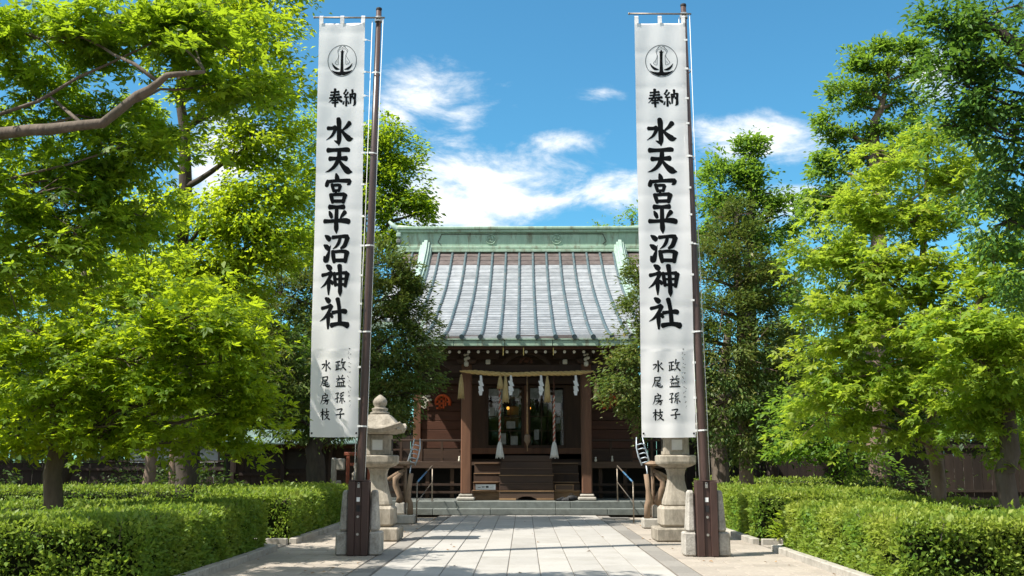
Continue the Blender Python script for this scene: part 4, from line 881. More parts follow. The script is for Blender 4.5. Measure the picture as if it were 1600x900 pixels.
# ------------------------------------------------------------------ banners: brush lettering as strokes (x, y, width), y downwards, in the units of each character's box
GLY = {
 'mizu': ((100, 68, 332, 288), [[(203, 75, 30), (208, 100, 36), (210, 150, 32), (212, 240, 32), (210, 284, 8)], [(212, 262, 30), (190, 256, 18), (170, 247, 6)], [(112, 150, 26), (150, 150, 24), (178, 143, 30)], [(182, 142, 26), (170, 175, 24), (145, 212, 17), (100, 243, 4)], [(302, 108, 34), (275, 138, 24), (240, 165, 12)], [(226, 160, 14), (262, 200, 28), (300, 230, 38), (332, 229, 7)]]),
 'ten': ((103, 295, 335, 508), [[(122, 322, 34), (165, 321, 26), (230, 317, 26), (285, 314, 32), (305, 318, 26)], [(140, 390, 32), (185, 387, 24), (240, 384, 26), (282, 384, 36)], [(222, 330, 28), (216, 390, 32), (184, 448, 26), (140, 482, 16), (105, 494, 4)], [(222, 400, 16), (255, 445, 30), (298, 482, 42), (335, 491, 7)]]),
 'miya': ((112, 505, 332, 735), [[(203, 508, 14), (210, 530, 30), (214, 550, 32)], [(132, 562, 20), (127, 585, 30), (122, 604, 26)], [(130, 572, 24), (215, 562, 22), (290, 560, 28), (322, 562, 30)], [(322, 562, 30), (316, 582, 24), (300, 592, 8)], [(170, 592, 24), (178, 620, 24), (186, 646, 20)], [(172, 600, 20), (220, 596, 20), (240, 600, 24)], [(240, 602, 26), (234, 625, 22), (228, 644, 18)], [(188, 640, 18), (230, 637, 18)], [(208, 640, 16), (200, 668, 18)], [(162, 670, 28), (170, 700, 28), (180, 733, 24)], [(168, 674, 22), (225, 668, 22), (275, 666, 26)], [(284, 670, 34), (276, 700, 28), (268, 730, 24)], [(182, 722, 22), (268, 719, 24)]]),
 'hira': ((112, 745, 340, 977), [[(158, 770, 34), (220, 769, 24), (282, 765, 34)], [(158, 805, 14), (170, 828, 28), (180, 852, 22)], [(294, 806, 32), (272, 832, 24), (252, 858, 8)], [(118, 882, 30), (170, 881, 24), (240, 875, 26), (300, 875, 36), (332, 882, 34)], [(221, 775, 26), (220, 880, 30), (222, 940, 32), (224, 976, 5)]]),
 'numa': ((120, 78, 340, 308), [[(132, 94, 12), (152, 108, 32), (172, 124, 34)], [(124, 168, 14), (142, 180, 32), (162, 194, 34)], [(128, 258, 14), (142, 285, 40), (156, 262, 32), (170, 215, 16), (182, 168, 3)], [(198, 108, 26), (250, 102, 22), (300, 98, 26), (326, 104, 36)], [(328, 108, 36), (318, 140, 32), (302, 172, 30), (272, 192, 16)], [(264, 112, 22), (252, 148, 24), (232, 176, 18), (203, 197, 5)], [(203, 216, 28), (208, 255, 30), (218, 300, 26)], [(206, 222, 22), (270, 215, 22), (318, 218, 26)], [(328, 222, 36), (320, 255, 32), (314, 298, 26)], [(216, 287, 24), (312, 286, 26)]]),
 'kami': ((112, 322, 355, 575), [[(160, 327, 18), (178, 340, 34), (194, 354, 34)], [(124, 406, 26), (165, 397, 22), (202, 386, 30)], [(206, 388, 28), (184, 430, 24), (150, 476, 18), (112, 505, 4)], [(182, 438, 26), (182, 500, 26), (182, 558, 10)], [(193, 442, 10), (206, 458, 24), (216, 474, 20)], [(228, 386, 22), (234, 430, 26), (242, 488, 22)], [(232, 396, 22), (290, 388, 20), (335, 386, 28)], [(342, 392, 34), (334, 440, 28), (326, 494, 22)], [(243, 437, 17), (328, 432, 17)], [(243, 480, 20), (326, 477, 20)], [(272, 328, 34), (280, 400, 28), (283, 500, 30), (284, 540, 30), (285, 574, 4)]]),
 'yashiro': ((118, 580, 372, 825), [[(165, 585, 18), (182, 598, 34), (198, 612, 34)], [(134, 665, 24), (175, 656, 22), (214, 645, 28)], [(220, 648, 28), (198, 690, 24), (160, 738, 18), (118, 765, 4)], [(192, 698, 26), (192, 760, 28), (193, 824, 14)], [(201, 698, 10), (215, 716, 24), (228, 734, 20)], [(230, 700, 26), (280, 692, 22), (325, 688, 32), (346, 692, 32)], [(272, 592, 32), (284, 640, 28), (292, 700, 28), (296, 788, 30)], [(222, 798, 34), (270, 788, 26), (320, 786, 30), (362, 797, 42)]]),
 'hou': ((92, 628, 248, 830), [[(118, 668, 18), (160, 664, 16), (208, 660, 24)], [(114, 700, 18), (160, 697, 16), (214, 692, 22)], [(104, 733, 18), (160, 728, 16), (238, 721, 24)], [(165, 630, 26), (160, 690, 22), (140, 740, 18), (94, 786, 4)], [(178, 715, 10), (205, 745, 20), (246, 772, 24)], [(140, 761, 15), (196, 756, 16)], [(132, 786, 16), (202, 781, 17)], [(168, 738, 18), (168, 790, 20), (168, 829, 18)]]),
 'nou': ((262, 635, 415, 825), [[(300, 638, 20), (288, 662, 16), (272, 682, 14)], [(272, 682, 14), (300, 700, 13)], [(322, 668, 18), (304, 695, 14), (282, 722, 12), (328, 722, 14)], [(302, 725, 17), (302, 822, 20)], [(278, 768, 8), (267, 802, 18)], [(320, 765, 8), (330, 796, 17)], [(346, 688, 18), (350, 740, 18), (350, 792, 14)], [(344, 692, 15), (375, 688, 15), (404, 683, 18)], [(405, 684, 22), (402, 740, 20), (400, 800, 24), (382, 818, 8)], [(372, 640, 22), (373, 690, 18), (364, 725, 14), (350, 748, 5)], [(373, 702, 8), (388, 742, 17)]]),
 's_mizu': ((118, 165, 215, 268), [[(167, 169, 14), (168, 215, 12), (168, 262, 12), (156, 258, 3)], [(122, 205, 10), (152, 202, 10), (142, 226, 9), (119, 247, 3)], [(202, 188, 12), (180, 210, 5)], [(175, 205, 5), (195, 230, 10), (214, 246, 13)]]),
 's_o': ((112, 305, 212, 412), [[(140, 318, 9), (190, 314, 10)], [(189, 315, 11), (184, 346, 8)], [(142, 346, 8), (185, 342, 8)], [(140, 316, 11), (136, 365, 10), (113, 408, 3)], [(182, 352, 8), (150, 362, 5)], [(146, 379, 8), (190, 371, 8)], [(140, 396, 8), (196, 386, 8)], [(166, 358, 9), (168, 398, 9), (200, 406, 11), (211, 390, 4)]]),
 's_fusa': ((118, 458, 212, 565), [[(163, 460, 7), (176, 471, 12)], [(140, 486, 9), (196, 478, 10)], [(196, 480, 10), (189, 506, 8)], [(142, 509, 8), (190, 503, 8)], [(142, 486, 11), (138, 525, 10), (119, 563, 3)], [(173, 511, 6), (181, 521, 10)], [(150, 531, 9), (212, 525, 10)], [(178, 530, 9), (166, 550, 8), (143, 566, 3)], [(176, 541, 8), (200, 538, 9), (192, 563, 10), (179, 559, 3)]]),
 's_eda': ((122, 605, 220, 712), [[(126, 641, 10), (166, 634, 10)], [(148, 609, 12), (148, 708, 12)], [(146, 645, 9), (124, 682, 3)], [(152, 646, 5), (166, 662, 9)], [(170, 640, 9), (215, 632, 10)], [(192, 607, 11), (192, 656, 9)], [(172, 665, 8), (208, 658, 9), (192, 688, 9), (163, 710, 3)], [(178, 668, 5), (200, 692, 10), (221, 706, 13)]]),
 's_masa': ((262, 155, 368, 260), [[(265, 186, 9), (308, 178, 10)], [(288, 185, 10), (288, 246, 10)], [(290, 213, 8), (308, 210, 8)], [(270, 206, 9), (272, 249, 9)], [(264, 254, 9), (314, 240, 9)], [(331, 157, 12), (318, 196, 4)], [(324, 191, 8), (362, 182, 9)], [(352, 185, 10), (336, 225, 9), (311, 259, 3)], [(328, 200, 5), (345, 232, 10), (367, 253, 13)]]),
 's_masu': ((270, 300, 365, 405), [[(294, 304, 6), (304, 323, 11)], [(340, 301, 11), (327, 323, 6)], [(277, 336, 9), (360, 330, 10)], [(302, 340, 9), (277, 363, 4)], [(330, 340, 5), (357, 360, 12)], [(288, 369, 8), (348, 366, 9)], [(288, 369, 9), (292, 398, 8)], [(308, 368, 7), (309, 398, 7)], [(328, 368, 7), (328, 398, 7)], [(348, 366, 9), (345, 398, 8)], [(271, 403, 10), (366, 400, 11)]]),
 's_mago': ((270, 455, 370, 560), [[(275, 469, 8), (304, 463, 9), (290, 486, 7)], [(290, 486, 8), (293, 546, 10), (281, 540, 3)], [(271, 517, 9), (309, 505, 8)], [(357, 457, 10), (321, 469, 6)], [(336, 470, 8), (319, 489, 6), (343, 492, 7)], [(353, 480, 9), (321, 513, 7), (357, 512, 8)], [(340, 513, 9), (340, 557, 10)], [(326, 525, 9), (314, 547, 5)], [(352, 522, 5), (368, 542, 11)]]),
 's_ko': ((280, 602, 368, 700), [[(291, 612, 9), (346, 606, 11), (322, 640, 8)], [(322, 638, 9), (328, 665, 12), (327, 692, 11), (311, 688, 3)], [(281, 661, 11), (325, 656, 9), (367, 652, 13)]]),
}
def stroke(mb, pts, fx_, fw_, yo):
    """brush stroke: a smooth ribbon through (x, z, width) with rounded ends; fx_ maps to the cloth, fw_ scales widths"""
    P = [np.array(p, float) for p in pts]
    if len(P) == 2: P = [P[0], (P[0] + P[1]) / 2, P[1]]
    Q = [2 * P[0] - P[1]] + P + [2 * P[-1] - P[-2]]; S = []
    for i in range(1, len(Q) - 2):
        for k in range(6):
            t_ = k / 6; S.append(.5 * (2 * Q[i] + (Q[i + 1] - Q[i - 1]) * t_ + (2 * Q[i - 1] - 5 * Q[i] + 4 * Q[i + 1] - Q[i + 2]) * t_ ** 2 + (3 * Q[i] - Q[i - 1] - 3 * Q[i + 1] + Q[i + 2]) * t_ ** 3))
    S.append(Q[-2])
    S = np.array(S); S[:, 2] = np.maximum(S[:, 2], 2.5)
    d = np.gradient(S[:, :2], axis=0); d /= (np.linalg.norm(d, axis=1, keepdims=True) + 1e-9); nrm = np.stack([-d[:, 1], d[:, 0]], 1)
    L_ = S[:, :2] + nrm * S[:, 2:3] / 2; R_ = S[:, :2] - nrm * S[:, 2:3] / 2
    # rounded, slightly slanted brush ends
    e0 = [S[0, :2] - d[0] * S[0, 2] * k1 + nrm[0] * S[0, 2] * k2 for k1, k2 in ((.20, .42), (.34, .12), (.30, -.2), (.14, -.44))]
    e1 = [S[-1, :2] + d[-1] * S[-1, 2] * k1 + nrm[-1] * S[-1, 2] * k2 for k1, k2 in ((.14, -.44), (.30, -.2), (.34, .12), (.20, .42))]
    ring = []
    o = len(mb.v); n = len(S)
    mb.v += [fx_(*p, yo) for p in L_] + [fx_(*p, yo) for p in R_]
    for i in range(n - 1): mb.f.append((o + i, o + i + 1, o + n + i + 1, o + n + i)); mb.sm.append(False)
    o2 = len(mb.v); mb.v += [fx_(*p, yo) for p in e0] + [fx_(*p, yo) for p in e1]
    mb.f.append((o, o2, o2 + 1, o2 + 2, o2 + 3, o + n)[::-1]); mb.f.append((o + 2 * n - 1, o2 + 4, o2 + 5, o2 + 6, o2 + 7, o + n - 1)[::-1]); mb.sm += [False, False]

def del_keys(o):
    for k in ("label", "category", "group"):
        if k in o: del o[k]

def make_banner(xl, xr, yb, zt, zb, xpole_bot, xpole_top, label, plabel, seed, skew=0.0):
    rg = random.Random(seed); W, Hh = xr - xl, zt - zb
    ph = [rg.uniform(0, 6.28) for _ in range(6)]
    def drape(x, z):
        """how far the cloth stands out of its plane"""
        f = (zt - z) / Hh
        return .035 * math.sin(z * 1.1 + ph[0]) * (.3 + f) + .020 * math.sin(x * 6 + z * .8 + ph[1]) * (.4 + f) + .010 * math.sin(x * 15 - z * 1.7 + ph[2]) * (1 if f > .8 else .5) + .004 * math.sin(z * 6 + x * 4 + ph[3]) + .0055 * math.exp(-8 * math.sin(z * 4.9 + ph[4]) ** 2)
    # --- pole with its clamp post
    pole = thing('banner_pole', plabel, 'flagpole', (xpole_bot, yb, 0), 'banner poles beside the path')
    pts = [(0, .0, .05), (0, 0, 1.2), ((xpole_top - xpole_bot) * .35, 0, 3.6), ((xpole_top - xpole_bot) * .7, 0, 6.4), (xpole_top - xpole_bot, 0, 9.42)]
    MB().tube(pts, [.078, .076, .070, .060, .048], 14).build('pole', M['pole_paint'], pole)
    MB().lathe((xpole_top - xpole_bot, 0, 9.42), [(.05, 0), (.055, .02), (.05, .045), (.02, .06)], 12).build('pole_cap', M['black_cloth'], pole)
    px = lambda z: (xpole_top - xpole_bot) * max(0, min(1, (z - 1.2) / 8.2))
    for z in (2.7, 4.1, 5.5, 6.9, 8.3): MB().lathe((px(z), 0, z), [(.074 - .003 * z, -.02), (.078 - .003 * z, 0), (.074 - .003 * z, .02)], 12).build('pole_ring', M['pole_paint'], pole)
    post = thing('clamp_post', None, None, (0, -.02, 0)); post.parent = pole; del_keys(post)
    for sx in (-1, 1): MB().box(sx * .052, sx * .168, -.16, .12, .0, 1.185, .008).build('post_side', M['post_paint'], post)
    MB().box(-.050, .050, -.135, -.085, .0, 1.18, .004).build('post_panel', M['post_paint'], post)
    MB().box(-.162, .162, -.155, .115, 1.19, 1.205).build('post_top', M['post_paint'], post)
    MB().box(-.03, .03, -.142, -.134, .70, .80).build('slot', M['black_cloth'], post)
    for z in (.34, .62): MB().tube([(0, -.15, z), (0, -.13, z)], .022, 8).build('bolt', M['steel'], post)
    lk = MB().box(-.022, .022, -.158, -.138, 1.08, 1.14, .006); lk.tube([(-.014, -.148, 1.14), (-.012, -.148, 1.165), (.012, -.148, 1.165), (.014, -.148, 1.14)], .005, 5); lk.build('padlock', M['steel'], post)
    MB().box(-.03, .025, -.140, -.1365, .86, .93).build('paper_label', M['paper'], post)
    cb = MB(); cxl, cxr = xl - .09 - xpole_bot, px(9.25) + .12
    cb.tube([(cxl, -.075, 9.262), (cxr, -.075, 9.252)], .016, 8); cb.sphere((cxl, -.075, 9.262), .022, .022, .022, 8, 6); cb.build('crossbar', M['steel_rust'], pole)
    MB().lathe((px(9.25), 0, 9.25), [(.056, -.05), (.07, -.045), (.07, .045), (.056, .05)], 12).build('crossbar_clamp', M['steel'], pole)
    MB().tube([(cxr - .03, -.075, 9.25), (px(6) + .075, -.02, 6.0), (px(2.5) + .085, -.02, 2.5), (.08, -.03, 1.1)], .006, 5).build('halyard', M['tape'], pole)
    MB().tube([(px(9.1) - .10, -.06, 9.2), (px(6) - .085, -.05, 6.0), (px(2.5) - .10, -.05, 2.5), (-.09, -.05, 1.15)], .007, 5).build('halyard', M['tape'], pole)
    # --- cloth
    b = thing('banner', label, 'banner', (xl, yb - .075, zb), 'white banners beside the path')
    nx, nz = 36, 330; V, F = [], []
    for j in range(nz + 1):
        z = zb + Hh * j / nz
        for i in range(nx + 1):
            x = W * i / nx; dz_ = 0
            if j == nz: s_ = (i / nx * 2) % 1; dz_ = -.075 * math.sin(math.pi * s_)
            sk = skew * (zt - z) / Hh
            V.append((x + sk, drape(x, z), z - zb + dz_ * 1.0 + (-.03 * math.sin(math.pi * i / nx) if j == 0 else 0) * .3))
    for j in range(nz):
        for i in range(nx): F.append((j * (nx + 1) + i, j * (nx + 1) + i + 1, (j + 1) * (nx + 1) + i + 1, (j + 1) * (nx + 1) + i))
    m = MB(); m.add(V, F, True); m.build('cloth', M['cloth'], b)
    # loops over the crossbar, eyelets, ties to the pole
    for i, x in enumerate((.035, W / 2, W - .035)):
        lp_ = MB(); w2 = .034
        ring = [(-.020 + drape(x, zt), -.02), (-.020, .06), (-.020, .10), (0, .122), (.020, .10), (.020, .06), (drape(x, zt) + .010, -.02)]
        for k in range(len(ring) - 1):
            (ya, za), (yb2, zb2) = ring[k], ring[k + 1]
            lp_.add([(x - w2, ya, Hh + za), (x + w2, ya, Hh + za), (x + w2, yb2, Hh + zb2), (x - w2, yb2, Hh + zb2)], [(0, 1, 2, 3)])
        lp_.build('loop', M['cloth'], b)
    for k in range(14):
        z = zt - .35 - k * (Hh - .5) / 13 + rg.uniform(-.06, .06); x0 = W + skew * (zt - z) / Hh
        xp = xpole_bot - xl + px(z)
        gap = rg.random() < .5
        tm = MB(); yd = drape(W, z); sag = rg.uniform(-.05, .05)
        tm.add([(x0 - .03, yd - .004, z - zb - .022), (x0 - .03, yd - .004, z - zb + .022), (x0 + .03, yd - .004, z - zb + .016), (x0 + .03, yd - .004, z - zb - .016)], [(0, 3, 2, 1)])
        if k % 3 == 1:     # a tape wound about the pole
            wr = [(x0 + .03, yd, z - zb)] + [(xp + .085 * math.cos(a), .075 + .085 * math.sin(a), z - zb + sag * (i / 8)) for i, a in enumerate([math.pi + .6 - .9 * 0 + (math.pi * 1.5) * i / 8 for i in range(9)])]
            for i in range(len(wr) - 1):
                (xa, ya, za), (xb, yb2, zb2) = wr[i], wr[i + 1]; tm.add([(xa, ya, za - .012), (xb, yb2, zb2 - .012), (xb, yb2, zb2 + .012), (xa, ya, za + .012)], [(0, 1, 2, 3)])
        else: tm.tube([(x0 + .02, yd, z - zb), (xp - .09, .03, z - zb + sag * .4)], .006, 5)
        tm.build('tie', M['tape'], b)
    for x in (.03, W - .03):
        ey = MB(); ey.lathe((0, 0, 0), [(.014, 0), (.018, .002), (.014, .004)], 8); ey.v = [(x + skew + p[0], drape(x, zb) - .006 - p[2], .06 + p[1]) for p in ey.v]; ey.build('eyelet', M['black_cloth'], b)
    # --- lettering
    def place(key, cx, ztop, w, h, name='character', parent=b, mat='ink', strokes=None, box=None):
        bx_, st_ = GLY[key] if strokes is None else (box, strokes)
        x0, y0, x1, y1 = bx_; kx, kz = w / (x1 - x0), h / (y1 - y0)
        mb = MB()
        def fx_(x, y_, yo):
            X = cx - w / 2 + (x - x0) * kx; Z = ztop - (y_ - y0) * kz
            return (X + skew * (Hh - Z) / Hh, drape(X, Z + zb) - .0026 - yo, Z)
        bw = 1.24 if key and key[:2] != 's_' else (1.15 if key else 1.0)
        for i, s_ in enumerate(st_): stroke(mb, [(p[0], p[1], p[2] * bw) for p in s_], fx_, 1, .00015 * i)
        return mb.build(name, M[mat], parent)
    k_ = W / .88
    for key, cx, zt_, w, h in (('hou', .337, 7.88, .255, .32), ('nou', .604, 7.87, .25, .30), ('mizu', .43, 7.36, .50, .50), ('ten', .425, 6.84, .50, .48), ('miya', .42, 6.37, .47, .52), ('hira', .415, 5.83, .48, .52), ('numa', .412, 5.31, .46, .51), ('kami', .405, 4.77, .51, .55), ('yashiro', .412, 4.21, .53, .53),
                               ('s_masa', .55, 3.18, .19, .20), ('s_masu', .55, 2.91, .17, .19), ('s_mago', .545, 2.63, .18, .19), ('s_ko', .55, 2.36, .15, .17), ('s_mizu', .28, 3.16, .17, .19), ('s_o', .265, 2.90, .18, .19), ('s_fusa', .265, 2.62, .16, .19), ('s_eda', .27, 2.36, .17, .19)):
        place(key, cx * k_, (zt_ - 1.9) * Hh / 7.2, w * k_, h * Hh / 7.2)
    # small faint column at the cloth's edge: short pen strokes
    rg3 = random.Random(11); sts = []
    for k in range(13):
        yy = 8 * k
        for q in range(3 if k in (0, 1, 5, 8) else 2):
            xx = rg3.uniform(0, 5) + (2 if k > 7 else 0); sts.append([(xx, yy + rg3.uniform(0, 5), .7), (xx + rg3.uniform(.5, 3), yy + rg3.uniform(1, 6), .6)])
    for s_ in sts: s_[0] = (s_[0][0] * 10, s_[0][1] * 10, 11 if rg3.random() < .6 else 6); s_[1] = (s_[1][0] * 10, s_[1][1] * 10, 4)
    place(None, .715 * k_, 1.48 * Hh / 7.2, .08 * k_, 1.0, 'faint_column', b, 'ink', sts, (0, 0, 90, 1010))
    # emblem: ring, anchor and its thin rope
    eb = (85, 118, 435, 492)
    ring = [[(260 + 172 * math.cos(a), 305 + 184 * math.sin(a), 7) for a in [i * 2 * math.pi / 28 for i in range(29)]]]
    emb = place(None, .455 * k_, 6.78 * Hh / 7.2, .555 * k_, .58, 'emblem_ring', b, 'ink_line', ring, eb)
    anchor = [[(260, 178, 8), (259, 205, 30), (257, 300, 30), (257, 400, 38), (258, 448, 50)], [(236, 196, 4), (250, 206, 14), (260, 206, 14)], [(284, 196, 4), (270, 206, 14), (260, 206, 14)], [(134, 418, 4), (175, 442, 26), (225, 456, 44), (258, 450, 50)], [(386, 418, 4), (345, 442, 26), (292, 456, 44), (258, 450, 50)], [(136, 330, 4), (158, 368, 22), (190, 396, 30), (226, 404, 10)], [(384, 338, 4), (362, 374, 22), (330, 400, 30), (288, 408, 8)]]
    place(None, .455 * k_, 6.78 * Hh / 7.2, .555 * k_, .58, 'anchor_emblem', b, 'ink', anchor, eb)
    rope_ = [[(228, 150, 5), (204, 186, 5), (214, 240, 5), (204, 285, 5), (174, 330, 5), (208, 350, 5), (214, 300, 4), (218, 240, 4)], [(290, 150, 5), (326, 186, 5), (306, 240, 5), (328, 285, 5), (350, 326, 5), (308, 350, 5), (302, 300, 4), (300, 240, 4)], [(225, 148, 9), (245, 135, 5), (260, 150, 4), (278, 135, 5), (296, 144, 9)], [(210, 200, 4), (228, 170, 4), (258, 165, 4), (292, 168, 4), (318, 200, 4)], [(196, 330, 4), (200, 305, 4)], [(322, 330, 4), (316, 305, 4)]]
    place(None, .455 * k_, 6.78 * Hh / 7.2, .555 * k_, .58, 'emblem_rope', b, 'ink_line', rope_, eb)

make_banner(-3.60, -2.79, 17.6, 9.17, 1.91, -2.70, -2.56, 'tall white banner with black lettering, on the pole near the shed', 'dark brown banner pole in a clamp post, on the side of the shed', 1, .05)
make_banner(1.955, 2.84, 17.5, 9.10, 1.90, 2.96, 2.83, 'tall white banner with black lettering, before the stone lantern with hidden cap', 'dark brown banner pole in a clamp post, on the side away from the shed', 2, -.01)

# stones that hold the clamp posts
def stone_support(x, y, s_, label):
    s = thing('stone_support', label, 'stone', (x, y, 0), 'granite stones clamping the banner posts')
    MB().box(-.10, .10, -.20, .20, 0, .375, .025, taper=(.97, .97)).build('plinth', M['rough_granite'], s)
    u = MB().box(-.075, .075, -.17, .17, .378, 1.04, .035, taper=(.62, .75)); u.v = [(a - s_ * .025 * (1 + (c - .378) / .66 * .6), b, c) for a, b, c in u.v]; u.build('upright', M['rough_granite'], s)
for xp, yb, side in ((-2.70, 17.6, 'near the shed'), (2.96, 17.5, 'away from the shed')):
    for sx in (-1, 1):
        stone_support(xp + sx * .272, yb + .10, sx, 'tapered granite stone clamping the post ' + side + (', on the path side' if sx * xp < 0 else ', on the hedge side'))

# ------------------------------------------------------------------ stone lanterns
def lantern(x, y, label):
    t = thing('stone_lantern', label, 'lantern', (x, y, 0), 'stone lanterns beside the path'); t.scale = (.95, .95, .94)
    st_ = M['lantern_stone']
    def sq(prof_, name, n=24, p=7.0, par=t, mat=st_): return MB().lathe((0, 0, 0), prof_, n, 0.0, False, p).build(name, mat, par)
    MB().box(-.48, .48, -.48, .48, 0, .27, .03).build('plinth', st_, t)
    MB().box(-.36, .36, -.36, .36, .273, .70, .06).build('base_block', st_, t)
    sq([(.27, .703), (.285, .73), (.275, .80), (.215, 1.0), (.172, 1.2), (.165, 1.32), (.185, 1.42), (.21, 1.46), (.20, 1.475)], 'shaft')
    sq([(.22, 1.477), (.32, 1.51), (.385, 1.56), (.395, 1.60), (.395, 1.71), (.37, 1.735)], 'platform')
    fb = sq([(.262, 1.737), (.27, 1.75), (.262, 2.15), (.25, 2.165)], 'fire_box')
    MB().box(-.135, .135, -.278, -.262, 1.81, 2.08).build('window_frame', st_, fb)
    MB().box(-.105, .105, -.290, -.2785, 1.84, 2.05).build('window_pane', M['plaster'], fb)
    for s in (-1, 1): MB().box(s * .262, s * .275, -.10, .10, 1.82, 2.06).build('window_opening', M['inner_dark'], fb)
    cap_ = MB(); prof_ = [(.33, 2.167), (.50, 2.20), (.545, 2.25), (.53, 2.29), (.43, 2.36), (.33, 2.47), (.24, 2.56), (.20, 2.58)]
    cap_.lathe((0, 0, 0), prof_, 24, 0, False, 7.0)
    cap_.v = [(a, b, c + .16 * max(0, (math.hypot(a, b) - .52)) / .2) for a, b, c in cap_.v]       # corners lift
    cap_.build('cap', st_, t)
    MB().lathe((0, 0, 0), [(.20, 2.582), (.205, 2.62), (.15, 2.65), (.17, 2.68), (.17, 2.71), (.12, 2.73), (.11, 2.75), (.145, 2.80), (.15, 2.86), (.12, 2.92), (.06, 2.97), (.015, 3.0)], 16, smooth=True).build('finial', st_, t)
    # drip scrolls under the cap's corners
    for a in range(4):
        an = math.pi / 4 + a * math.pi / 2; MB().sphere((.62 * math.cos(an), .62 * math.sin(an), 2.27), .05, .05, .035, 8, 6).build('corner_scroll', st_, t)
lantern(-2.86, 21.0, 'weathered stone lantern with round finial, on the shed side of the path')
lantern(2.98, 20.95, 'weathered stone lantern on the side of the path away from the shed')

# ------------------------------------------------------------------ handrails at the steps
def handrail(x, label):
    t = thing('handrail', label, 'handrail', (x, 26.6, 0), 'steel handrails at the steps')
    MB().tube([(0, 0, -.02), (0, .0, .95)], .018, 8).build('post', M['steel_rust'], t)
    MB().tube([(0, 4.45, .36), (0, 4.45, 1.32)], .018, 8).build('post', M['steel_rust'], t)
    MB().tube([(0, 0, .94), (0, .06, 1.0), (0, 4.36, 1.385), (0, 4.45, 1.31)], .018, 8).build('rail', M['steel_rust'], t)
    MB().tube([(0, 0, .50), (0, 4.45, .92)], .014, 6).build('lower_rail', M['steel_rust'], t)
    MB().tube([(0, .10, 1.004), (0, 2.6, 1.228)], .022, 8).build('blue_grip', M['blue_paint'], t)
    for yy, zz in ((0, -.02), (4.45, .362)): MB().lathe((0, yy, zz), [(.05, 0), (.05, .03), (.03, .035)], 10).build('flange', M['steel'], t)
handrail(-2.66, 'thin steel handrail with blue grip, on the shed side of the steps')
handrail(2.72, 'thin steel handrail with blue grip, on the side of the steps away from the shed')

# ------------------------------------------------------------------ rustic wooden stands on stone slabs, with a ladder-like metal rack each
def rustic(x, y, s, label, rlabel):
    t = thing('rustic_stand', label, 'wooden stand', (x, y, 0), 'rustic driftwood stands beside the lanterns')
    dw = M['drift_wood']; rg = random.Random(int(x * 10) + 50)
    MB().box(-.27, .27, -.25, .3, 0, .22, .025).build('stone_slab', M['kerb'], t)
    MB().box(s * .10 - .13, s * .10 + .13, -.05, .25, .223, .52, .03, taper=(.9, .9)).build('stone_block', M['kerb'], t)
    MB().tube([(-s * .16, -.1, .22), (-s * .15, -.09, .5), (-s * .10, -.1, .62), (-s * .13, -.1, .85), (-s * .17, -.1, 1.22)], [.075, .07, .085, .06, .055], 8, wob=.12, rng=rg).build('log_post', dw, t)
    MB().tube([(0, .12, .22), (.01, .12, .8), (.0, .1, 1.40)], [.045, .04, .045], 8, wob=.08, rng=rg).build('pole_post', dw, t)
    MB().tube([(s * .12, .05, .52), (s * .11, .02, .66), (s * .22, 0, .92), (s * .22, 0, 1.08), (s * .06, 0, 1.24)], [.10, .08, .07, .075, .05], 8, wob=.15, rng=rg).build('bent_branch', dw, t)
    MB().tube([(s * .42, .1, 1.06), (s * .2, .06, 1.20), (s * .02, .05, 1.30)], [.06, .06, .045], 7, wob=.12, rng=rg).build('slant_branch', dw, t)
    tp_ = MB(); tp_.lathe((s * .06, .05, 1.41), [(.14, 0), (.24, .02), (.26, .05), (.22, .09), (.12, .11)], 10); tp_.v = [(a * 1.0, b, c + rg.uniform(-.012, .012)) for a, b, c in tp_.v]
    tp_.build('top_slab', dw, t)
    r = thing('metal_rack', rlabel, 'rack', (x - s * .20, y + .02, 1.45), 'curved ladder-like metal racks')
    for k in (-1, 1):
        MB().tube([(k * .10 + s * .05, 0, -.03), (k * .11 - s * .02, -.02, .18), (k * .10 - s * .07, 0, .38), (k * .07 - s * .09, .05, .62)], [.022, .02, .018, .012], 6).build('side_bar', M['grey_blue'], r)
    for i in range(5):
        z = .02 + .105 * i; dx = s * .05 - s * .12 * (z / .5); MB().tube([(-.10 + dx, 0, z), (dx, -.045, z + .03), (.10 + dx, 0, z)], .014, 6).build('rung', M['grey_blue'], r)
    MB().tube([(s * .05, .0, -.02), (s * .07, -.03, -.2), (s * .05, -.03, -.34)], [.02, .016, .025], 6).build('hanging_chain', M['grey_blue'], r)
rustic(-2.95, 26.4, -1, 'driftwood stand of bent branches on a stone slab, shed side', 'ladder-like curved metal rack on the shed-side driftwood stand')
rustic(3.0, 24.8, 1, 'driftwood stand of bent branches on a stone slab, away from the shed', 'ladder-like curved metal rack on the driftwood stand away from the shed')

# ------------------------------------------------------------------ background: shed with copper roof, plaster wall, plank fences
shed = thing('shed', 'low timber shed with green copper roof behind the hedge', 'shed', (-8.2, 38, 0))
def shp(mb, name, mat, parent=shed):
    mb.v = [(x + 8.2, y - 38, z) for x, y, z in mb.v]; return mb.build(name, mat, parent)
x = -10.5
while x < -5.4:
    shp(MB().box(x + .004, x + .245, 38, 38.05, .0, 2.05), 'wall_plank', M['fence_wood']); x += .25
shp(MB().box(-10.5, -5.4, 37.93, 37.995, 1.98, 2.16, .01), 'eave_beam', M['wood_red'])
shp(MB().box(-10.5, -5.4, 37.95, 37.995, 1.02, 1.12), 'mid_rail', M['fence_wood'])
for x in (-10.4, -8.6, -6.9, -5.5): shp(MB().box(x - .07, x + .07, 37.88, 37.93, 0, 2.1), 'post', M['fence_wood'])
shp(MB().box(-9.9, -7.3, 37.96, 37.99, 1.25, 1.85), 'window_panel', M['inner_dark'])
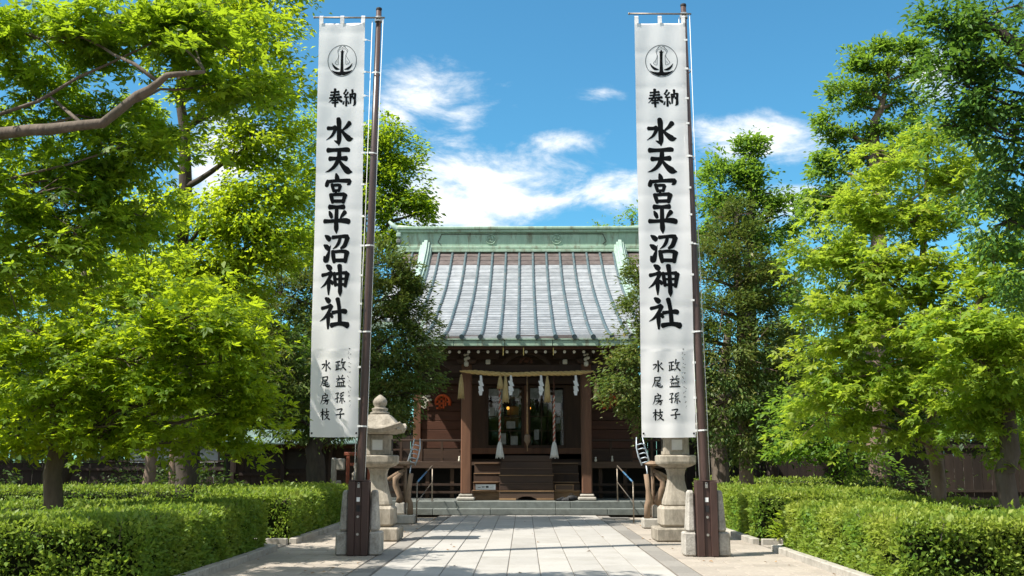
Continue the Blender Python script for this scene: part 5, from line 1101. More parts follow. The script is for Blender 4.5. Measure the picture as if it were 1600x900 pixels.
for k in range(9):
    xa = -10.8 + k * .62
    shp(MB().add([(xa, 37.3, 2.12), (xa + .60, 37.3, 2.12), (xa + .60, 39.0, 2.62), (xa, 39.0, 2.62), (xa, 37.3, 2.17), (xa + .60, 37.3, 2.17), (xa + .60, 39.0, 2.67), (xa, 39.0, 2.67)], [(3, 2, 1, 0), (4, 5, 6, 7), (0, 1, 5, 4), (2, 3, 7, 6), (1, 2, 6, 5), (3, 0, 4, 7)]), 'roof_panel', M['shed_copper'])
    shp(MB().tube([(xa + .61, 37.28, 2.19), (xa + .61, 39.0, 2.69)], .03, 6), 'roof_seam', M['shed_copper'])
shp(MB().box(-10.5, -5.4, 38.9, 40.5, 0, 2.45), 'rear_wall', M['fence_wood'])

def plank_fence(xa, xb, y, h, label, mat='fence_wood', step=.34):
    t = thing('plank_fence', label, 'fence', ((xa + xb) / 2, y, 0), 'dark plank fences at the back'); cx = (xa + xb) / 2
    n = int((xb - xa) / step); rg = random.Random(int(abs(xa) * 7))
    pm = [MB().box(-step / 2 + .006, step / 2 - .006, -.012, .012, 0, hh, .003).mesh('plank', M[mat]) for hh in (h, h - .015, h - .03)]
    for k in range(n): link('plank', pm[rg.randrange(3)], t, (xa + step * (k + .5) - cx, rg.uniform(-.004, .004), 0))
    for z in (.4, h - .3): MB().box(xa - cx, xb - cx, -.07, -.018, z, z + .09).build('rail', M[mat], t)
    MB().box(xa - cx, xb - cx, -.06, .06, h + .002, h + .05).build('coping', M[mat], t)
plank_fence(-30, -10.6, 37.6, 1.5, 'dark plank fence running up to the low shed')
plank_fence(5.0, 30, 39.5, 2.3, 'tall dark plank fence behind the trees on the far side from the shed')
plank_fence(-5.35, -3.95, 40.6, 3.0, 'short tall plank screen closing the gap beside the hall, shed side')
plank_fence(4.05, 5.45, 40.6, 3.0, 'short tall plank screen beside the hall, next to the long fence')
pw = thing('plaster_wall', 'pale plaster wall with dark cap above the plank fence near the shed', 'wall', (-12.3, 38.6, 0))
MB().box(-2.0, 1.2, -.1, .1, 0, 2.05).build('wall_face', M['plaster'], pw); MB().box(-2.1, 1.3, -.25, .25, 2.053, 2.16, .02).build('wall_cap', M['wood_dark_h'], pw)
# the hall of a neighbour with dark roof between the trees
nb = thing('side_building', 'dark timber building with curved roof edge among the trees beyond the fence', 'building', (13.6, 45, 0))
for k in range(14): MB().box(-3.5 + k * .5 + .004, -3.5 + k * .5 + .496, 0, .1, 0, 3.6).build('wall_plank', M['fence_wood'], nb)
r_ = MB(); n = 12
rp_ = [(-4.6 + 9.2 * i / n, 3.7 + .5 * (abs(i / n - .5) * 2) ** 3) for i in range(n + 1)]
for i in range(n): r_.add([(rp_[i][0], -1.2, rp_[i][1]), (rp_[i + 1][0], -1.2, rp_[i + 1][1]), (rp_[i + 1][0] * .8, 2.6, rp_[i + 1][1] + 1.6), (rp_[i][0] * .8, 2.6, rp_[i][1] + 1.6), (rp_[i][0], -1.2, rp_[i][1] - .15), (rp_[i + 1][0], -1.2, rp_[i + 1][1] - .15), (rp_[i + 1][0] * .8, 2.6, rp_[i + 1][1] + 1.45), (rp_[i][0] * .8, 2.6, rp_[i][1] + 1.45)], [(0, 1, 2, 3), (7, 6, 5, 4), (4, 5, 1, 0)])
r_.build('roof', M['granite_dark'], nb)
bxx = tag(MB().box(-.42, .42, -.2, .2, 0.35, .85, .03).box(-.36, -.30, -.15, .15, 0, .36).box(.30, .36, -.15, .15, 0, .36).build('bench_box', M['lantern_stone'], None, (9.0, 36.0, 0)), 'pale low stone bench standing before the tall dark fence', 'bench')
# stone slab and red wooden frame behind the hedge by the shed
sl = thing('stone_marker', 'upright grey stone slab with a hole, beside the red frame', 'stone marker', (-5.62, 32.2, 0))
MB().box(-.20, -.05, -.08, .08, 0, 1.62, .03).build('stone_leg', M['kerb'], sl); MB().box(-.049, .20, -.08, .08, 1.25, 1.60, .03).build('stone_lintel', M['kerb'], sl); MB().box(-.049, .10, -.08, .08, .0, .95, .03).build('stone_leg', M['kerb'], sl)
rf = thing('red_wooden_frame', 'small red wooden frame with posts between shed and shrine', 'frame', (-5.1, 32.8, 0))
for x in (-.32, .34): MB().box(x - .05, x + .05, -.05, .05, 0, 1.68, .01).build('post', M['red_frame'], rf)
MB().box(-.45, .48, -.06, .06, 1.683, 1.80, .02).build('lintel', M['red_frame'], rf); MB().box(-.265, .285, -.04, .04, 1.38, 1.47, .01).build('tie_beam', M['red_frame'], rf)
fg = thing('stone_figure', 'small worn stone figure standing inside the red frame', 'statue', (-5.1, 32.55, 0))
MB().box(-.2, .2, -.18, .18, 0, .75, .03).build('pedestal', M['lantern_stone'], fg); MB().lathe((0, 0, 0), [(.13, .752), (.17, .85), (.15, 1.05), (.16, 1.15), (.08, 1.22), (.06, 1.25), (.10, 1.32), (.10, 1.40), (.05, 1.47)], 12, smooth=True).build('body', M['lantern_stone'], fg)

# ------------------------------------------------------------------ hedges
def hedge(boxes, label, seed, dens=1500, size=.055, zt=.85, young=.3, xlim=None):
    """clipped hedge: leaves over a block or an L of blocks (x0, x1, y0, y1), with a dark core"""
    nr = np.random.RandomState(seed)
    bx0 = boxes[0]; base = Vector(((bx0[0] + bx0[1]) / 2, bx0[2], 0))
    t = thing('hedge', label, 'hedge', base, 'clipped hedges along the path')
    core = MB()
    Ps, Ns = [], []
    for bi, (x0, x1, y0, y1) in enumerate(boxes):
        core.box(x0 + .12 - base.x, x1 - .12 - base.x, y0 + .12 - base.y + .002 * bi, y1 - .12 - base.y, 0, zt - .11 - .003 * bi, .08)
        faces = [((x0, y0, 0), (x1 - x0, 0, 0), (0, 0, zt), (0, -1, 0)), ((x0, y1, 0), (x1 - x0, 0, 0), (0, 0, zt), (0, 1, 0)), ((x0, y0, 0), (0, y1 - y0, 0), (0, 0, zt), (-1, 0, 0)), ((x1, y0, 0), (0, y1 - y0, 0), (0, 0, zt), (1, 0, 0)), ((x0, y0, zt), (x1 - x0, 0, 0), (0, y1 - y0, 0), (0, 0, 1))]
        for o, a, b, nn in faces:
            o, a, b, nn = map(np.array, (o, a, b, nn)); area = np.linalg.norm(a) * np.linalg.norm(b)
            k = int(area * dens * (1.0 if nn[1] < .5 else .25)); f = nr.uniform(0, 1, (k, 1)); g_ = nr.uniform(0, 1, (k, 1))
            Ps.append(o + a * f + b * g_); Ns.append(np.repeat(nn[None, :].astype(float), k, 0))
    P = np.concatenate(Ps); Nn = np.concatenate(Ns)
    keep = np.ones(len(P), bool)
    for bi, (x0, x1, y0, y1) in enumerate(boxes):          # nothing inside a neighbour block
        keep &= ~((P[:, 0] > x0 + .06) & (P[:, 0] < x1 - .06) & (P[:, 1] > y0 + .06) & (P[:, 1] < y1 - .06) & (P[:, 2] < zt - .05))
    fld = np.sin(P[:, 0] * 9.0 + 2 * np.sin(P[:, 2] * 7 + seed)) + np.sin(P[:, 1] * 8.0 + 2 * np.sin(P[:, 2] * 6 + P[:, 0] * 3)) + np.sin(P[:, 2] * 11 + 1.5 * np.sin(P[:, 0] * 4 + P[:, 1] * 5))
    keep &= nr.uniform(0, 1, len(P)) < np.clip(.82 + .30 * fld, .22, 1.0) * np.clip(.45 + P[:, 2] / .28, 0, 1)     # thin spots, bare foot
    P, Nn = P[keep], Nn[keep]; k = len(P)
    tw = MB(); rgt = random.Random(seed)
    for i in range(min(420, k // 60)):
        j = rgt.randrange(k); p_ = Vector(P[j] - np.array(base)); n_ = Vector(Nn[j]); d_ = Vector((rgt.uniform(-1, 1), rgt.uniform(-1, 1), rgt.uniform(.4, 1.6))) * .12
        tw.tube([p_ - n_ * .14 - d_ * .6, p_ - n_ * .05, p_ + d_ * .5 - n_ * .03], [.006, .005, .003], 4, cap=False)
    # uneven clipped surface: low-frequency bumps, rounded top edges, depth scatter
    bump = .035 * np.sin(P[:, 0] * 3.1 + seed) * np.sin(P[:, 1] * 2.7 + 1.3 * seed) + .022 * np.sin(P[:, 0] * 8.3 + P[:, 2] * 9) * np.sin(P[:, 1] * 7.1 + P[:, 2] * 5)
    P = P + Nn * (.85 * bump + .02 - np.abs(nr.normal(0, .055, k)))[:, None]
    P = P + Nn * (nr.exponential(.04, k) * (nr.uniform(0, 1, k) < .03))[:, None]      # stray shoots
    inn = np.full(k, 9.0)
    for (x0, x1, y0, y1) in boxes:
        d_ = np.minimum(np.minimum(P[:, 0] - x0, x1 - P[:, 0]), np.minimum(P[:, 1] - y0, y1 - P[:, 1])); inn = np.minimum(inn, np.where(d_ > -.2, np.maximum(d_, 0), 9))
    edge = np.clip(1 - inn / .14, 0, 1); topn = np.clip((P[:, 2] - (zt - .14)) / .14, 0, 1)
    P[:, 2] -= edge * topn * .055
    P[:, 2] = np.maximum(P[:, 2], .01)
    D = Nn * .8 + nr.normal(0, .9, (k, 3)) + np.array([0, 0, .5]); LN = Nn * .55 + nr.normal(0, .55, (k, 3)) + np.array([0, 0, .6])
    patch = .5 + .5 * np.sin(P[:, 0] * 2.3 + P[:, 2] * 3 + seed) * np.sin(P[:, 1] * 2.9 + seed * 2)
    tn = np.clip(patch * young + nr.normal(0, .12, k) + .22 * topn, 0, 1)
    LEAFCOUNT[0] += k
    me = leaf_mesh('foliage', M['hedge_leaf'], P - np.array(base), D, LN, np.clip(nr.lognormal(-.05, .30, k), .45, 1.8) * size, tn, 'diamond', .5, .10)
    fo_ = link('foliage', me, t); fo_["kind"] = "stuff"
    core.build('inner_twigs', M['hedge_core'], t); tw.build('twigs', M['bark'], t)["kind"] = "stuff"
    return t
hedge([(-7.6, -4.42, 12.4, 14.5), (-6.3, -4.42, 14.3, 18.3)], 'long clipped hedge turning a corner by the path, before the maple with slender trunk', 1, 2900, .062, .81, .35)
hedge([(-6.2, -4.42, 20.15, 27.2)], 'squared hedge block between the side path and the shed-side lantern', 2, 1700, .070, .89, .40)
hedge([(-14, -6.3, 23.6, 25.0)], 'low hedge strip running back under the trees towards the plank fence', 3, 900, .065, .92, .35)
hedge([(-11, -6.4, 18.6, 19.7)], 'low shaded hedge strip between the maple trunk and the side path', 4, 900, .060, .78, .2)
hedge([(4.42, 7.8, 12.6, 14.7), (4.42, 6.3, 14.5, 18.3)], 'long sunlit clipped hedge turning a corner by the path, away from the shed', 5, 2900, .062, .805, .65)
hedge([(4.42, 7.4, 20.4, 26.0)], 'squared hedge block behind the small leafy plant', 6, 1600, .070, .90, .50)
hedge([(6.2, 12, 18.9, 19.9)], 'low hedge strip under the two maples away from the shed', 7, 900, .060, .80, .4)
hedge([(5.0, 10.5, 30.5, 31.6)], 'far low hedge strip before the tall dark fence', 8, 500, .075, 1.0, .3)

# small leafy plant by the side path
nr = np.random.RandomState(5); k = 420
pl = thing('leafy_plant', 'small bright arching plant at the corner of the side path', 'plant', (5.0, 20.05, 0))
th = nr.uniform(0, 6.283, k); rr = nr.uniform(0, 1, k) ** .7; hgt = nr.uniform(.15, .62, k)
P = np.stack([np.cos(th) * rr * .42, np.sin(th) * rr * .22, hgt * (1.15 - rr * .6)], 1); D = np.stack([np.cos(th), np.sin(th), nr.normal(.3, .4, k)], 1)
lf = link('leaves', leaf_mesh('leaves', M['maple_right'], P, D, np.stack([nr.normal(0, .3, k), nr.normal(0, .3, k), np.ones(k)], 1), nr.uniform(.7, 1.2, k) * .16, np.clip(nr.normal(.4, .25, k), 0, 1), 'diamond', .28), pl); lf["kind"] = "stuff"
sm_ = MB()
for i in range(14):
    a = i * 2.4; sm_.tube([(0, 0, 0), (.15 * math.cos(a), .1 * math.sin(a), .3), (.36 * math.cos(a), .2 * math.sin(a), .45)], [.010, .007, .004], 4)
sm_.build('stems', M['bark'], pl)

# ------------------------------------------------------------------ trees
def B(u, v, Y, ru, rv, n, ry=None):
    """a mass of sprays seen in direction (u, v) at distance Y, ru x rv photo pixels across its half axes"""
    c = at(u, v, Y); s_ = c.y / FPX
    return (c, ru * s_, (ry if ry is not None else ru * s_ * .8), rv * s_, n)
def G(u, Y): c = at(u, 722, Y); return Vector((c.x, Y, 0))

# maple whose limb reaches in from beyond the frame
tx = Vector((-8.6, 12.0, 0))
make_tree('maple_tree', 'maple with a bare grey limb reaching in over the front hedge', [(tx, .24), (tx + Vector((.1, 0, 3.0)), .20), (at(-60, 222, 11.8), .085), (at(0, 207, 11.6), .072), (at(80, 203, 11.5), .064), (at(160, 192, 11.4), .058), (at(215, 150, 11.3), .05), (at(262, 118, 11.2), .035), (at(320, 112, 11.2), .02)],
          [B(60, 60, 12.2, 110, 60, 26), B(190, 30, 12.0, 90, 60, 24), B(285, 50, 11.8, 85, 50, 20), B(365, 130, 12.2, 55, 50, 14), B(230, 215, 12.4, 80, 25, 12), B(60, 300, 12.4, 110, 50, 26), B(40, 140, 13.0, 90, 50, 16), B(120, 370, 12.4, 90, 50, 14), B(10, 420, 12.4, 90, 80, 20), B(310, 20, 12.4, 95, 50, 14), B(-60, 330, 12, 80, 120, 14), B(190, 180, 13.2, 70, 50, 16), B(150, 260, 13.0, 80, 50, 18), B(30, 215, 13.4, 90, 40, 16), B(210, 330, 13.2, 60, 40, 12)],
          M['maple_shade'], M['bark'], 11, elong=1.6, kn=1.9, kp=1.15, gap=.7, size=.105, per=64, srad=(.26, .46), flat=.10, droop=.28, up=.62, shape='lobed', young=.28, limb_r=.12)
# maple with the slender trunk behind the front hedge
b0 = G(86, 17.0)
make_tree('maple_tree', 'low spreading maple with slender trunk behind the front hedge', [(b0, .16), (at(88, 740, 17), .145), (at(90, 660, 17), .13), (at(105, 600, 17), .12), (at(125, 560, 17), .10), (at(140, 480, 17), .07), (at(130, 420, 17), .04)],
          [B(60, 520, 16.4, 90, 60, 26), B(180, 560, 16.2, 90, 45, 28), B(280, 500, 16.2, 90, 50, 30), B(340, 560, 16.6, 70, 45, 22), B(330, 620, 17, 70, 40, 18), B(230, 430, 17, 110, 50, 30), B(90, 420, 17.4, 110, 50, 26), B(-40, 470, 17, 70, 90, 18), B(60, 620, 17.4, 80, 50, 18), B(190, 650, 17.6, 80, 35, 14), B(340, 480, 17.2, 60, 30, 14), B(-20, 600, 17.5, 60, 70, 12), B(300, 665, 18.2, 60, 22, 8), B(90, 625, 16.2, 70, 30, 14), B(170, 665, 16.3, 60, 26, 10), B(20, 680, 16.4, 60, 30, 12), B(240, 610, 16.2, 60, 30, 12), B(380, 650, 16.8, 40, 25, 10), B(335, 520, 16.6, 34, 16, 9), B(340, 590, 16.6, 28, 13, 7), B(345, 690, 17, 40, 14, 7)],
          M['maple'], M['bark'], 12, elong=1.75, kn=1.75, gap=.6, size=.115, per=66, srad=(.32, .58), flat=.09, droop=.26, up=.66, shape='lobed', young=.30, limb_r=.36)
# tall maple
b0 = G(290, 24.0)
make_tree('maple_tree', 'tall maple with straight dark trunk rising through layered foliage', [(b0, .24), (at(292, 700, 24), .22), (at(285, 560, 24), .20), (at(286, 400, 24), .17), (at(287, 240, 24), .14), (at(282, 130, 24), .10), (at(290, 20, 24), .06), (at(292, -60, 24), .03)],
          [B(390, 60, 23.6, 75, 50, 26), B(420, 140, 23.4, 55, 45, 20), B(350, 130, 23.2, 60, 40, 14), B(400, 220, 23.4, 70, 35, 24), B(330, 20, 24, 90, 45, 22), B(420, -20, 24, 55, 40, 16), B(240, 60, 24.2, 50, 50, 8), B(410, 300, 23.2, 70, 35, 26), B(340, 330, 23, 70, 30, 18), B(410, 375, 23, 75, 35, 28), B(320, 410, 23, 80, 35, 22), B(230, 320, 23.6, 60, 40, 12), B(230, 420, 23.4, 70, 35, 12), B(360, 450, 23.2, 50, 28, 10)],
          M['maple'], M['bark_dark'], 13, elong=1.6, kn=2.7, kp=1.4, gap=.6, size=.14, per=58, srad=(.38, .70), flat=.12, droop=.2, up=.6, young=.45, limb_r=.38)
# trees with bare stems behind the hedges
b0 = G(235, 26)
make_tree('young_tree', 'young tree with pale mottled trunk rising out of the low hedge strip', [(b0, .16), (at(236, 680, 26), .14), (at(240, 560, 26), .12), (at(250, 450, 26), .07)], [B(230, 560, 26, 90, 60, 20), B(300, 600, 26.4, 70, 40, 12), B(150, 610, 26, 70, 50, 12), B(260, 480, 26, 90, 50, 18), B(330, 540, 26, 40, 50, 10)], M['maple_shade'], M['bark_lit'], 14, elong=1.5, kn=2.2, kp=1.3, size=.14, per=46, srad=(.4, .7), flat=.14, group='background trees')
b0 = G(272, 30); c0 = G(296, 31)
make_tree('young_tree', 'thin straight stemmed tree next to a stout dark trunk by the fence', [(b0, .13), (at(273, 680, 30), .12), (at(275, 560, 30), .10), (at(280, 480, 30), .05)], [B(280, 600, 30, 70, 50, 10), B(200, 560, 30, 70, 60, 10), B(330, 520, 30.5, 60, 60, 10)], M['dark_leaf'], M['bark_lit'], 15, kn=1.6, kp=1.3, size=.15, per=44, srad=(.4, .7), flat=.2, group='background trees')
make_tree('dark_tree', 'stout dark trunked evergreen against the fence left of the shed'.replace(' left of', ' near'), [(c0, .34), (at(297, 660, 31), .31), (at(300, 560, 31), .26), (at(310, 460, 31), .14)], [B(300, 520, 31, 100, 70, 16), B(400, 480, 31.5, 70, 80, 14), B(180, 520, 31, 80, 70, 12), B(390, 590, 31, 50, 40, 10)], M['dark_leaf'], M['bark_dark'], 16, kn=2.2, kp=1.3, size=.16, per=50, srad=(.4, .75), flat=.4, droop=.1, up=.3, group='background trees')
# dark evergreen between the shed and the hall
b0 = G(492, 27.5)
make_tree('holly_tree', 'dark evergreen with twisted trunk hiding the hall corner near the shed', [(b0, .26), (at(490, 730, 27.5), .24), (at(494, 690, 27.5), .20), (at(510, 640, 27.5), .17), (at(520, 560, 27.5), .14), (at(540, 470, 27.5), .09), (at(560, 400, 27.5), .05)],
          [B(600, 410, 27.6, 30, 32, 16), B(580, 470, 27.4, 60, 45, 36), B(630, 490, 27.6, 40, 45, 26), B(620, 560, 27.2, 60, 40, 34), B(650, 590, 27.4, 32, 25, 14), B(600, 620, 27.2, 60, 30, 26), B(520, 460, 27.6, 60, 60, 26), B(440, 460, 27.4, 50, 60, 34), B(425, 560, 27.2, 50, 60, 36), B(470, 610, 27.4, 60, 45, 26), B(550, 540, 27.2, 60, 60, 24), B(420, 640, 27.8, 50, 30, 14), B(530, 670, 27.6, 60, 22, 14), B(590, 655, 27.4, 60, 20, 12), B(470, 680, 27.6, 40, 15, 8), B(480, 410, 28, 40, 30, 10), B(665, 545, 27.4, 22, 18, 8), B(622, 430, 27.4, 26, 30, 16), B(640, 455, 27.4, 26, 26, 14), B(660, 510, 27.3, 20, 22, 10)],
          M['holly'], M['bark_dark'], 17, clump=.9, gap=.8, kn=2.1, kp=1.35, size=.105, per=74, srad=(.24, .46), flat=.34, droop=.05, up=.35, outward=.7, young=.42, limb_r=.3, width=.36)
# its counterpart beyond the other banner
b0 = G(1166, 27.0)
make_tree('holly_tree', 'conical evergreen with lit bark behind the banner away from the shed', [(b0, .19), (at(1166, 720, 27), .17), (at(1160, 600, 27), .15), (at(1155, 450, 27), .10), (at(1150, 330, 27), .04)],
          [B(1150, 345, 27, 35, 35, 20), B(1140, 400, 26.8, 55, 40, 30), B(1195, 440, 26.8, 45, 40, 26), B(1130, 480, 26.6, 60, 45, 34), B(1210, 510, 26.8, 50, 40, 26), B(1150, 560, 26.4, 75, 45, 40), B(1225, 570, 26.8, 40, 35, 20), B(1130, 630, 26.4, 70, 40, 34), B(1200, 640, 26.6, 55, 35, 26), B(1170, 690, 26.6, 70, 28, 24), B(1050, 520, 26.8, 60, 60, 24), B(1000, 500, 26.8, 26, 50, 16), B(980, 560, 26.6, 32, 30, 20), B(975, 610, 26.6, 38, 25, 22), B(1010, 640, 26.8, 30, 22, 14), B(1050, 620, 26.8, 50, 40, 18), B(1000, 430, 27, 20, 40, 10), B(1060, 430, 27, 40, 60, 12)],
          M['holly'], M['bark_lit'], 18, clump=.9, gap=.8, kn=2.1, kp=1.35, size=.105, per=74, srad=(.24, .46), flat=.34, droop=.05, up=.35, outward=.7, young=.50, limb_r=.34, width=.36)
b0 = G(1125, 29.0)
make_tree('dark_tree', 'dark stemmed evergreen close behind the conical one', [(b0, .26), (at(1125, 700, 29), .24), (at(1130, 600, 29), .18), (at(1140, 500, 29), .08)], [B(1120, 640, 29, 60, 40, 10), B(1230, 640, 29.5, 50, 50, 12), B(1250, 560, 29.5, 30, 70, 10)], M['dark_leaf'], M['bark'], 19, kn=1.6, kp=1.3, size=.14, per=50, srad=(.4, .7), flat=.4, up=.3, group='background trees')
# tree tops behind the hall
b0 = G(560, 48)
make_tree('broadleaf_tree', 'bright broadleaf tree rising behind the hall on the side of the shed', [(b0, .4), (at(560, 560, 48), .34), (at(565, 380, 48), .26), (at(575, 250, 48), .12)],
          [B(590, 220, 48, 40, 30, 16), B(625, 245, 48, 32, 30, 14), B(560, 260, 48, 60, 40, 22), B(635, 300, 48, 30, 26, 12), B(590, 310, 48, 60, 40, 24), B(655, 330, 47.5, 20, 20, 8), B(500, 230, 48.5, 40, 60, 18), B(470, 300, 48.5, 40, 70, 16), B(545, 370, 48, 90, 40, 22), B(630, 365, 47.5, 30, 20, 8), B(470, 400, 48, 50, 50, 14)],
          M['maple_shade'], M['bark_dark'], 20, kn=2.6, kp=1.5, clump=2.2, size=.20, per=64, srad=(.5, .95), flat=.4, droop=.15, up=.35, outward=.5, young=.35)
b0 = G(1170, 38)
make_tree('broadleaf_tree', 'upright broadleaf tree with lobed top above the conical evergreen', [(b0, .3), (at(1170, 600, 38), .27), (at(1172, 400, 38), .18), (at(1172, 270, 38), .08)],
          [B(1172, 238, 38, 16, 24, 10), B(1172, 290, 38, 22, 30, 12), B(1125, 268, 38, 26, 20, 10), B(1110, 310, 38, 26, 22, 10), B(1208, 300, 38, 22, 26, 10), B(1225, 335, 38, 18, 18, 7), B(1150, 330, 38, 50, 24, 14), B(1205, 360, 38, 40, 26, 14), B(1110, 360, 38, 26, 30, 10), B(1160, 420, 38, 70, 40, 16), B(1245, 318, 38, 12, 10, 3), B(1220, 450, 38, 40, 30, 10), B(1135, 268, 38, 14, 26, 4)],
          M['broad'], M['bark_dark'], 21, kn=2.4, kp=1.5, clump=1.6, size=.17, per=60, srad=(.35, .6), flat=.42, droop=.1, up=.3, outward=.6, young=.15)
for u, v, ru, rv, n, lb, sd_ in ((988, 338, 22, 16, 8, 'treetop showing over the far end of the roof ridge by the banner', 22), (930, 352, 14, 9, 4, 'small treetop peeping over the middle of the roof ridge', 23)):
    b0 = G(u, 60); make_tree('broadleaf_tree', lb, [(b0, .3), (at(u, 560, 60), .25), (at(u, v + 10, 60), .1)], [B(u, v, 60, ru, rv, n), B(u, v + 25, 60, ru * 1.3, rv, n)], M['broad'], M['bark_dark'], sd_, size=.2, per=60, srad=(.4, .8), flat=.4, up=.3, outward=.5, young=.5)
# cloud-pruned tall tree
b0 = G(1370, 31)
make_tree('pruned_tree', 'tall tree pruned into separate leafy pads against the sky', [(b0, .34), (at(1372, 600, 31), .30), (at(1374, 400, 31), .24), (at(1366, 250, 31), .17), (at(1368, 190, 31), .13), (at(1385, 140, 31), .07), (at(1390, 100, 31), .04)],
          [B(1335, 92, 31, 26, 18, 12), B(1378, 80, 31, 22, 20, 9), B(1425, 75, 31, 24, 22, 12), B(1440, 108, 31, 24, 16, 10), B(1385, 112, 31, 44, 15, 16), B(1320, 138, 31, 32, 18, 12), B(1360, 140, 31, 40, 14, 10), B(1410, 155, 31, 30, 16, 11), B(1340, 165, 31, 32, 10, 8), B(1290, 190, 31, 20, 12, 6), B(1310, 208, 31, 36, 14, 12), B(1375, 205, 31, 40, 12, 12), B(1425, 188, 31, 26, 14, 8), B(1290, 258, 31, 34, 16, 12), B(1330, 240, 31.4, 40, 22, 14), B(1300, 300, 31, 44, 24, 16), B(1270, 330, 31, 34, 26, 12), B(1400, 240, 31.5, 60, 30, 18), B(1280, 390, 31, 50, 40, 18), B(1350, 330, 31.5, 60, 50, 20), B(1290, 470, 31, 50, 40, 16), B(1450, 300, 32, 60, 60, 18)],
          M['broad'], M['bark_lit'], 24, kn=1.6, kp=1.1, clump=.9, gap=.7, size=.14, per=74, srad=(.18, .34), flat=.40, droop=.12, up=.35, outward=.5, young=.60, limb_r=.30)
# bright maples away from the shed
b0 = G(1461, 19.2)
make_tree('maple_tree', 'bright yellow-green maple with thin straight trunk, away from the shed', [(b0, .13), (at(1461, 720, 19.2), .12), (at(1458, 650, 19.2), .11), (at(1450, 560, 19.2), .09), (at(1440, 440, 19.2), .07), (at(1445, 320, 19.2), .04), (at(1450, 240, 19.2), .02)],
          [B(1450, 215, 19.2, 40, 25, 14), B(1400, 250, 19, 60, 35, 22), B(1480, 270, 19.2, 50, 40, 20), B(1350, 320, 18.8, 60, 40, 26), B(1430, 340, 18.8, 70, 40, 30), B(1300, 390, 18.6, 45, 35, 20), B(1370, 420, 18.4, 70, 35, 30), B(1460, 430, 18.6, 60, 40, 24), B(1320, 470, 18.4, 60, 35, 24), B(1400, 510, 18.2, 80, 32, 30), B(1310, 590, 18.6, 50, 30, 16), B(1360, 590, 18.4, 80, 32, 26), B(1450, 580, 18.4, 70, 30, 22), B(1290, 650, 19, 60, 30, 18), B(1400, 660, 18.6, 50, 25, 14), B(1290, 540, 19, 40, 30, 12), B(1500, 500, 19, 60, 40, 18), B(1540, 240, 19.4, 40, 40, 10)],
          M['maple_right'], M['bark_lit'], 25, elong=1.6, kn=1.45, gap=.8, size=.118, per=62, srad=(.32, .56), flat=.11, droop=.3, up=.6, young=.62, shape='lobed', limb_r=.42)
b0 = G(1577, 17.4)
make_tree('maple_tree', 'leaning maple with stouter trunk at the end of the sunlit hedge', [(b0, .17), (at(1576, 740, 17.4), .155), (at(1572, 640, 17.4), .14), (at(1540, 560, 17.4), .12), (at(1530, 480, 17.4), .09), (at(1560, 380, 17.4), .05)],
          [B(1500, 500, 16.6, 55, 25, 18), B(1570, 510, 16.4, 70, 26, 22), B(1530, 560, 16.6, 60, 24, 18), B(1600, 440, 17, 70, 45, 20), B(1550, 400, 17.4, 50, 40, 16), B(1590, 620, 17.2, 50, 30, 14), B(1520, 640, 17.4, 50, 25, 12), B(1640, 540, 17, 60, 70, 14), B(1600, 330, 17.6, 60, 40, 12), B(1480, 620, 17.6, 40, 20, 8), B(1580, 690, 18, 45, 20, 8)],
          M['maple_right'], M['bark'], 26, elong=1.6, kn=1.5, size=.125, per=60, srad=(.32, .56), flat=.10, droop=.3, up=.6, young=.35, shape='lobed', limb_r=.45)
# shrubby young tree with low branch
b0 = G(1310, 24)
make_tree('young_tree', 'low young tree spreading over the hedge block away from the shed', [(b0, .10), (at(1310, 740, 24), .09), (at(1300, 690, 24), .07), (at(1290, 640, 24), .04)], [B(1250, 660, 23.6, 50, 25, 18), B(1300, 690, 23.6, 60, 25, 18), B(1270, 620, 24, 50, 25, 14), B(1350, 720, 24, 40, 25, 10), B(1240, 700, 24, 35, 15, 8)], M['broad'], M['bark_dark'], 27, elong=1.5, kn=1.6, size=.12, per=60, srad=(.32, .55), flat=.14, droop=.3, up=.6, young=.5)
# dark glossy tree entering from the corner, its trunk beyond the frame
tx = Vector((10.6, 14.0, 0))
make_tree('camphor_tree', 'glossy dark broadleaf tree whose boughs hang in from beyond the maples', [(tx, .32), (tx + Vector((0, .1, 3)), .28), (tx + Vector((-.6, .1, 5)), .22), (at(1640, 130, 13.6), .13), (at(1590, 70, 13.4), .09), (at(1555, 45, 13.4), .06), (at(1520, 40, 13.4), .03)],
          [B(1530, 30, 13.4, 60, 35, 26), B(1480, 55, 13.4, 45, 30, 20), B(1560, 90, 13.2, 60, 35, 26), B(1480, 100, 13.6, 35, 25, 12), B(1520, 150, 13.4, 55, 30, 24), B(1590, 160, 13.4, 50, 40, 20), B(1490, 200, 13.6, 40, 22, 14), B(1560, 205, 13.4, 50, 28, 18), B(1590, 270, 13.6, 50, 40, 18), B(1575, 350, 13.8, 45, 40, 18), B(1600, 430, 13.8, 40, 50, 16), B(1610, 0, 13.4, 60, 40, 14), B(1550, 300, 13.8, 35, 25, 10), B(1660, 250, 13.5, 50, 150, 20), B(1460, 15, 13.4, 25, 18, 6)],
          M['camphor'], M['bark_dark'], 28, kn=1.05, kp=1.1, clump=.8, gap=1.1, size=.10, per=66, srad=(.22, .40), flat=.34, droop=.25, up=.35, outward=.3, young=.22, width=.40, limb_r=.16)

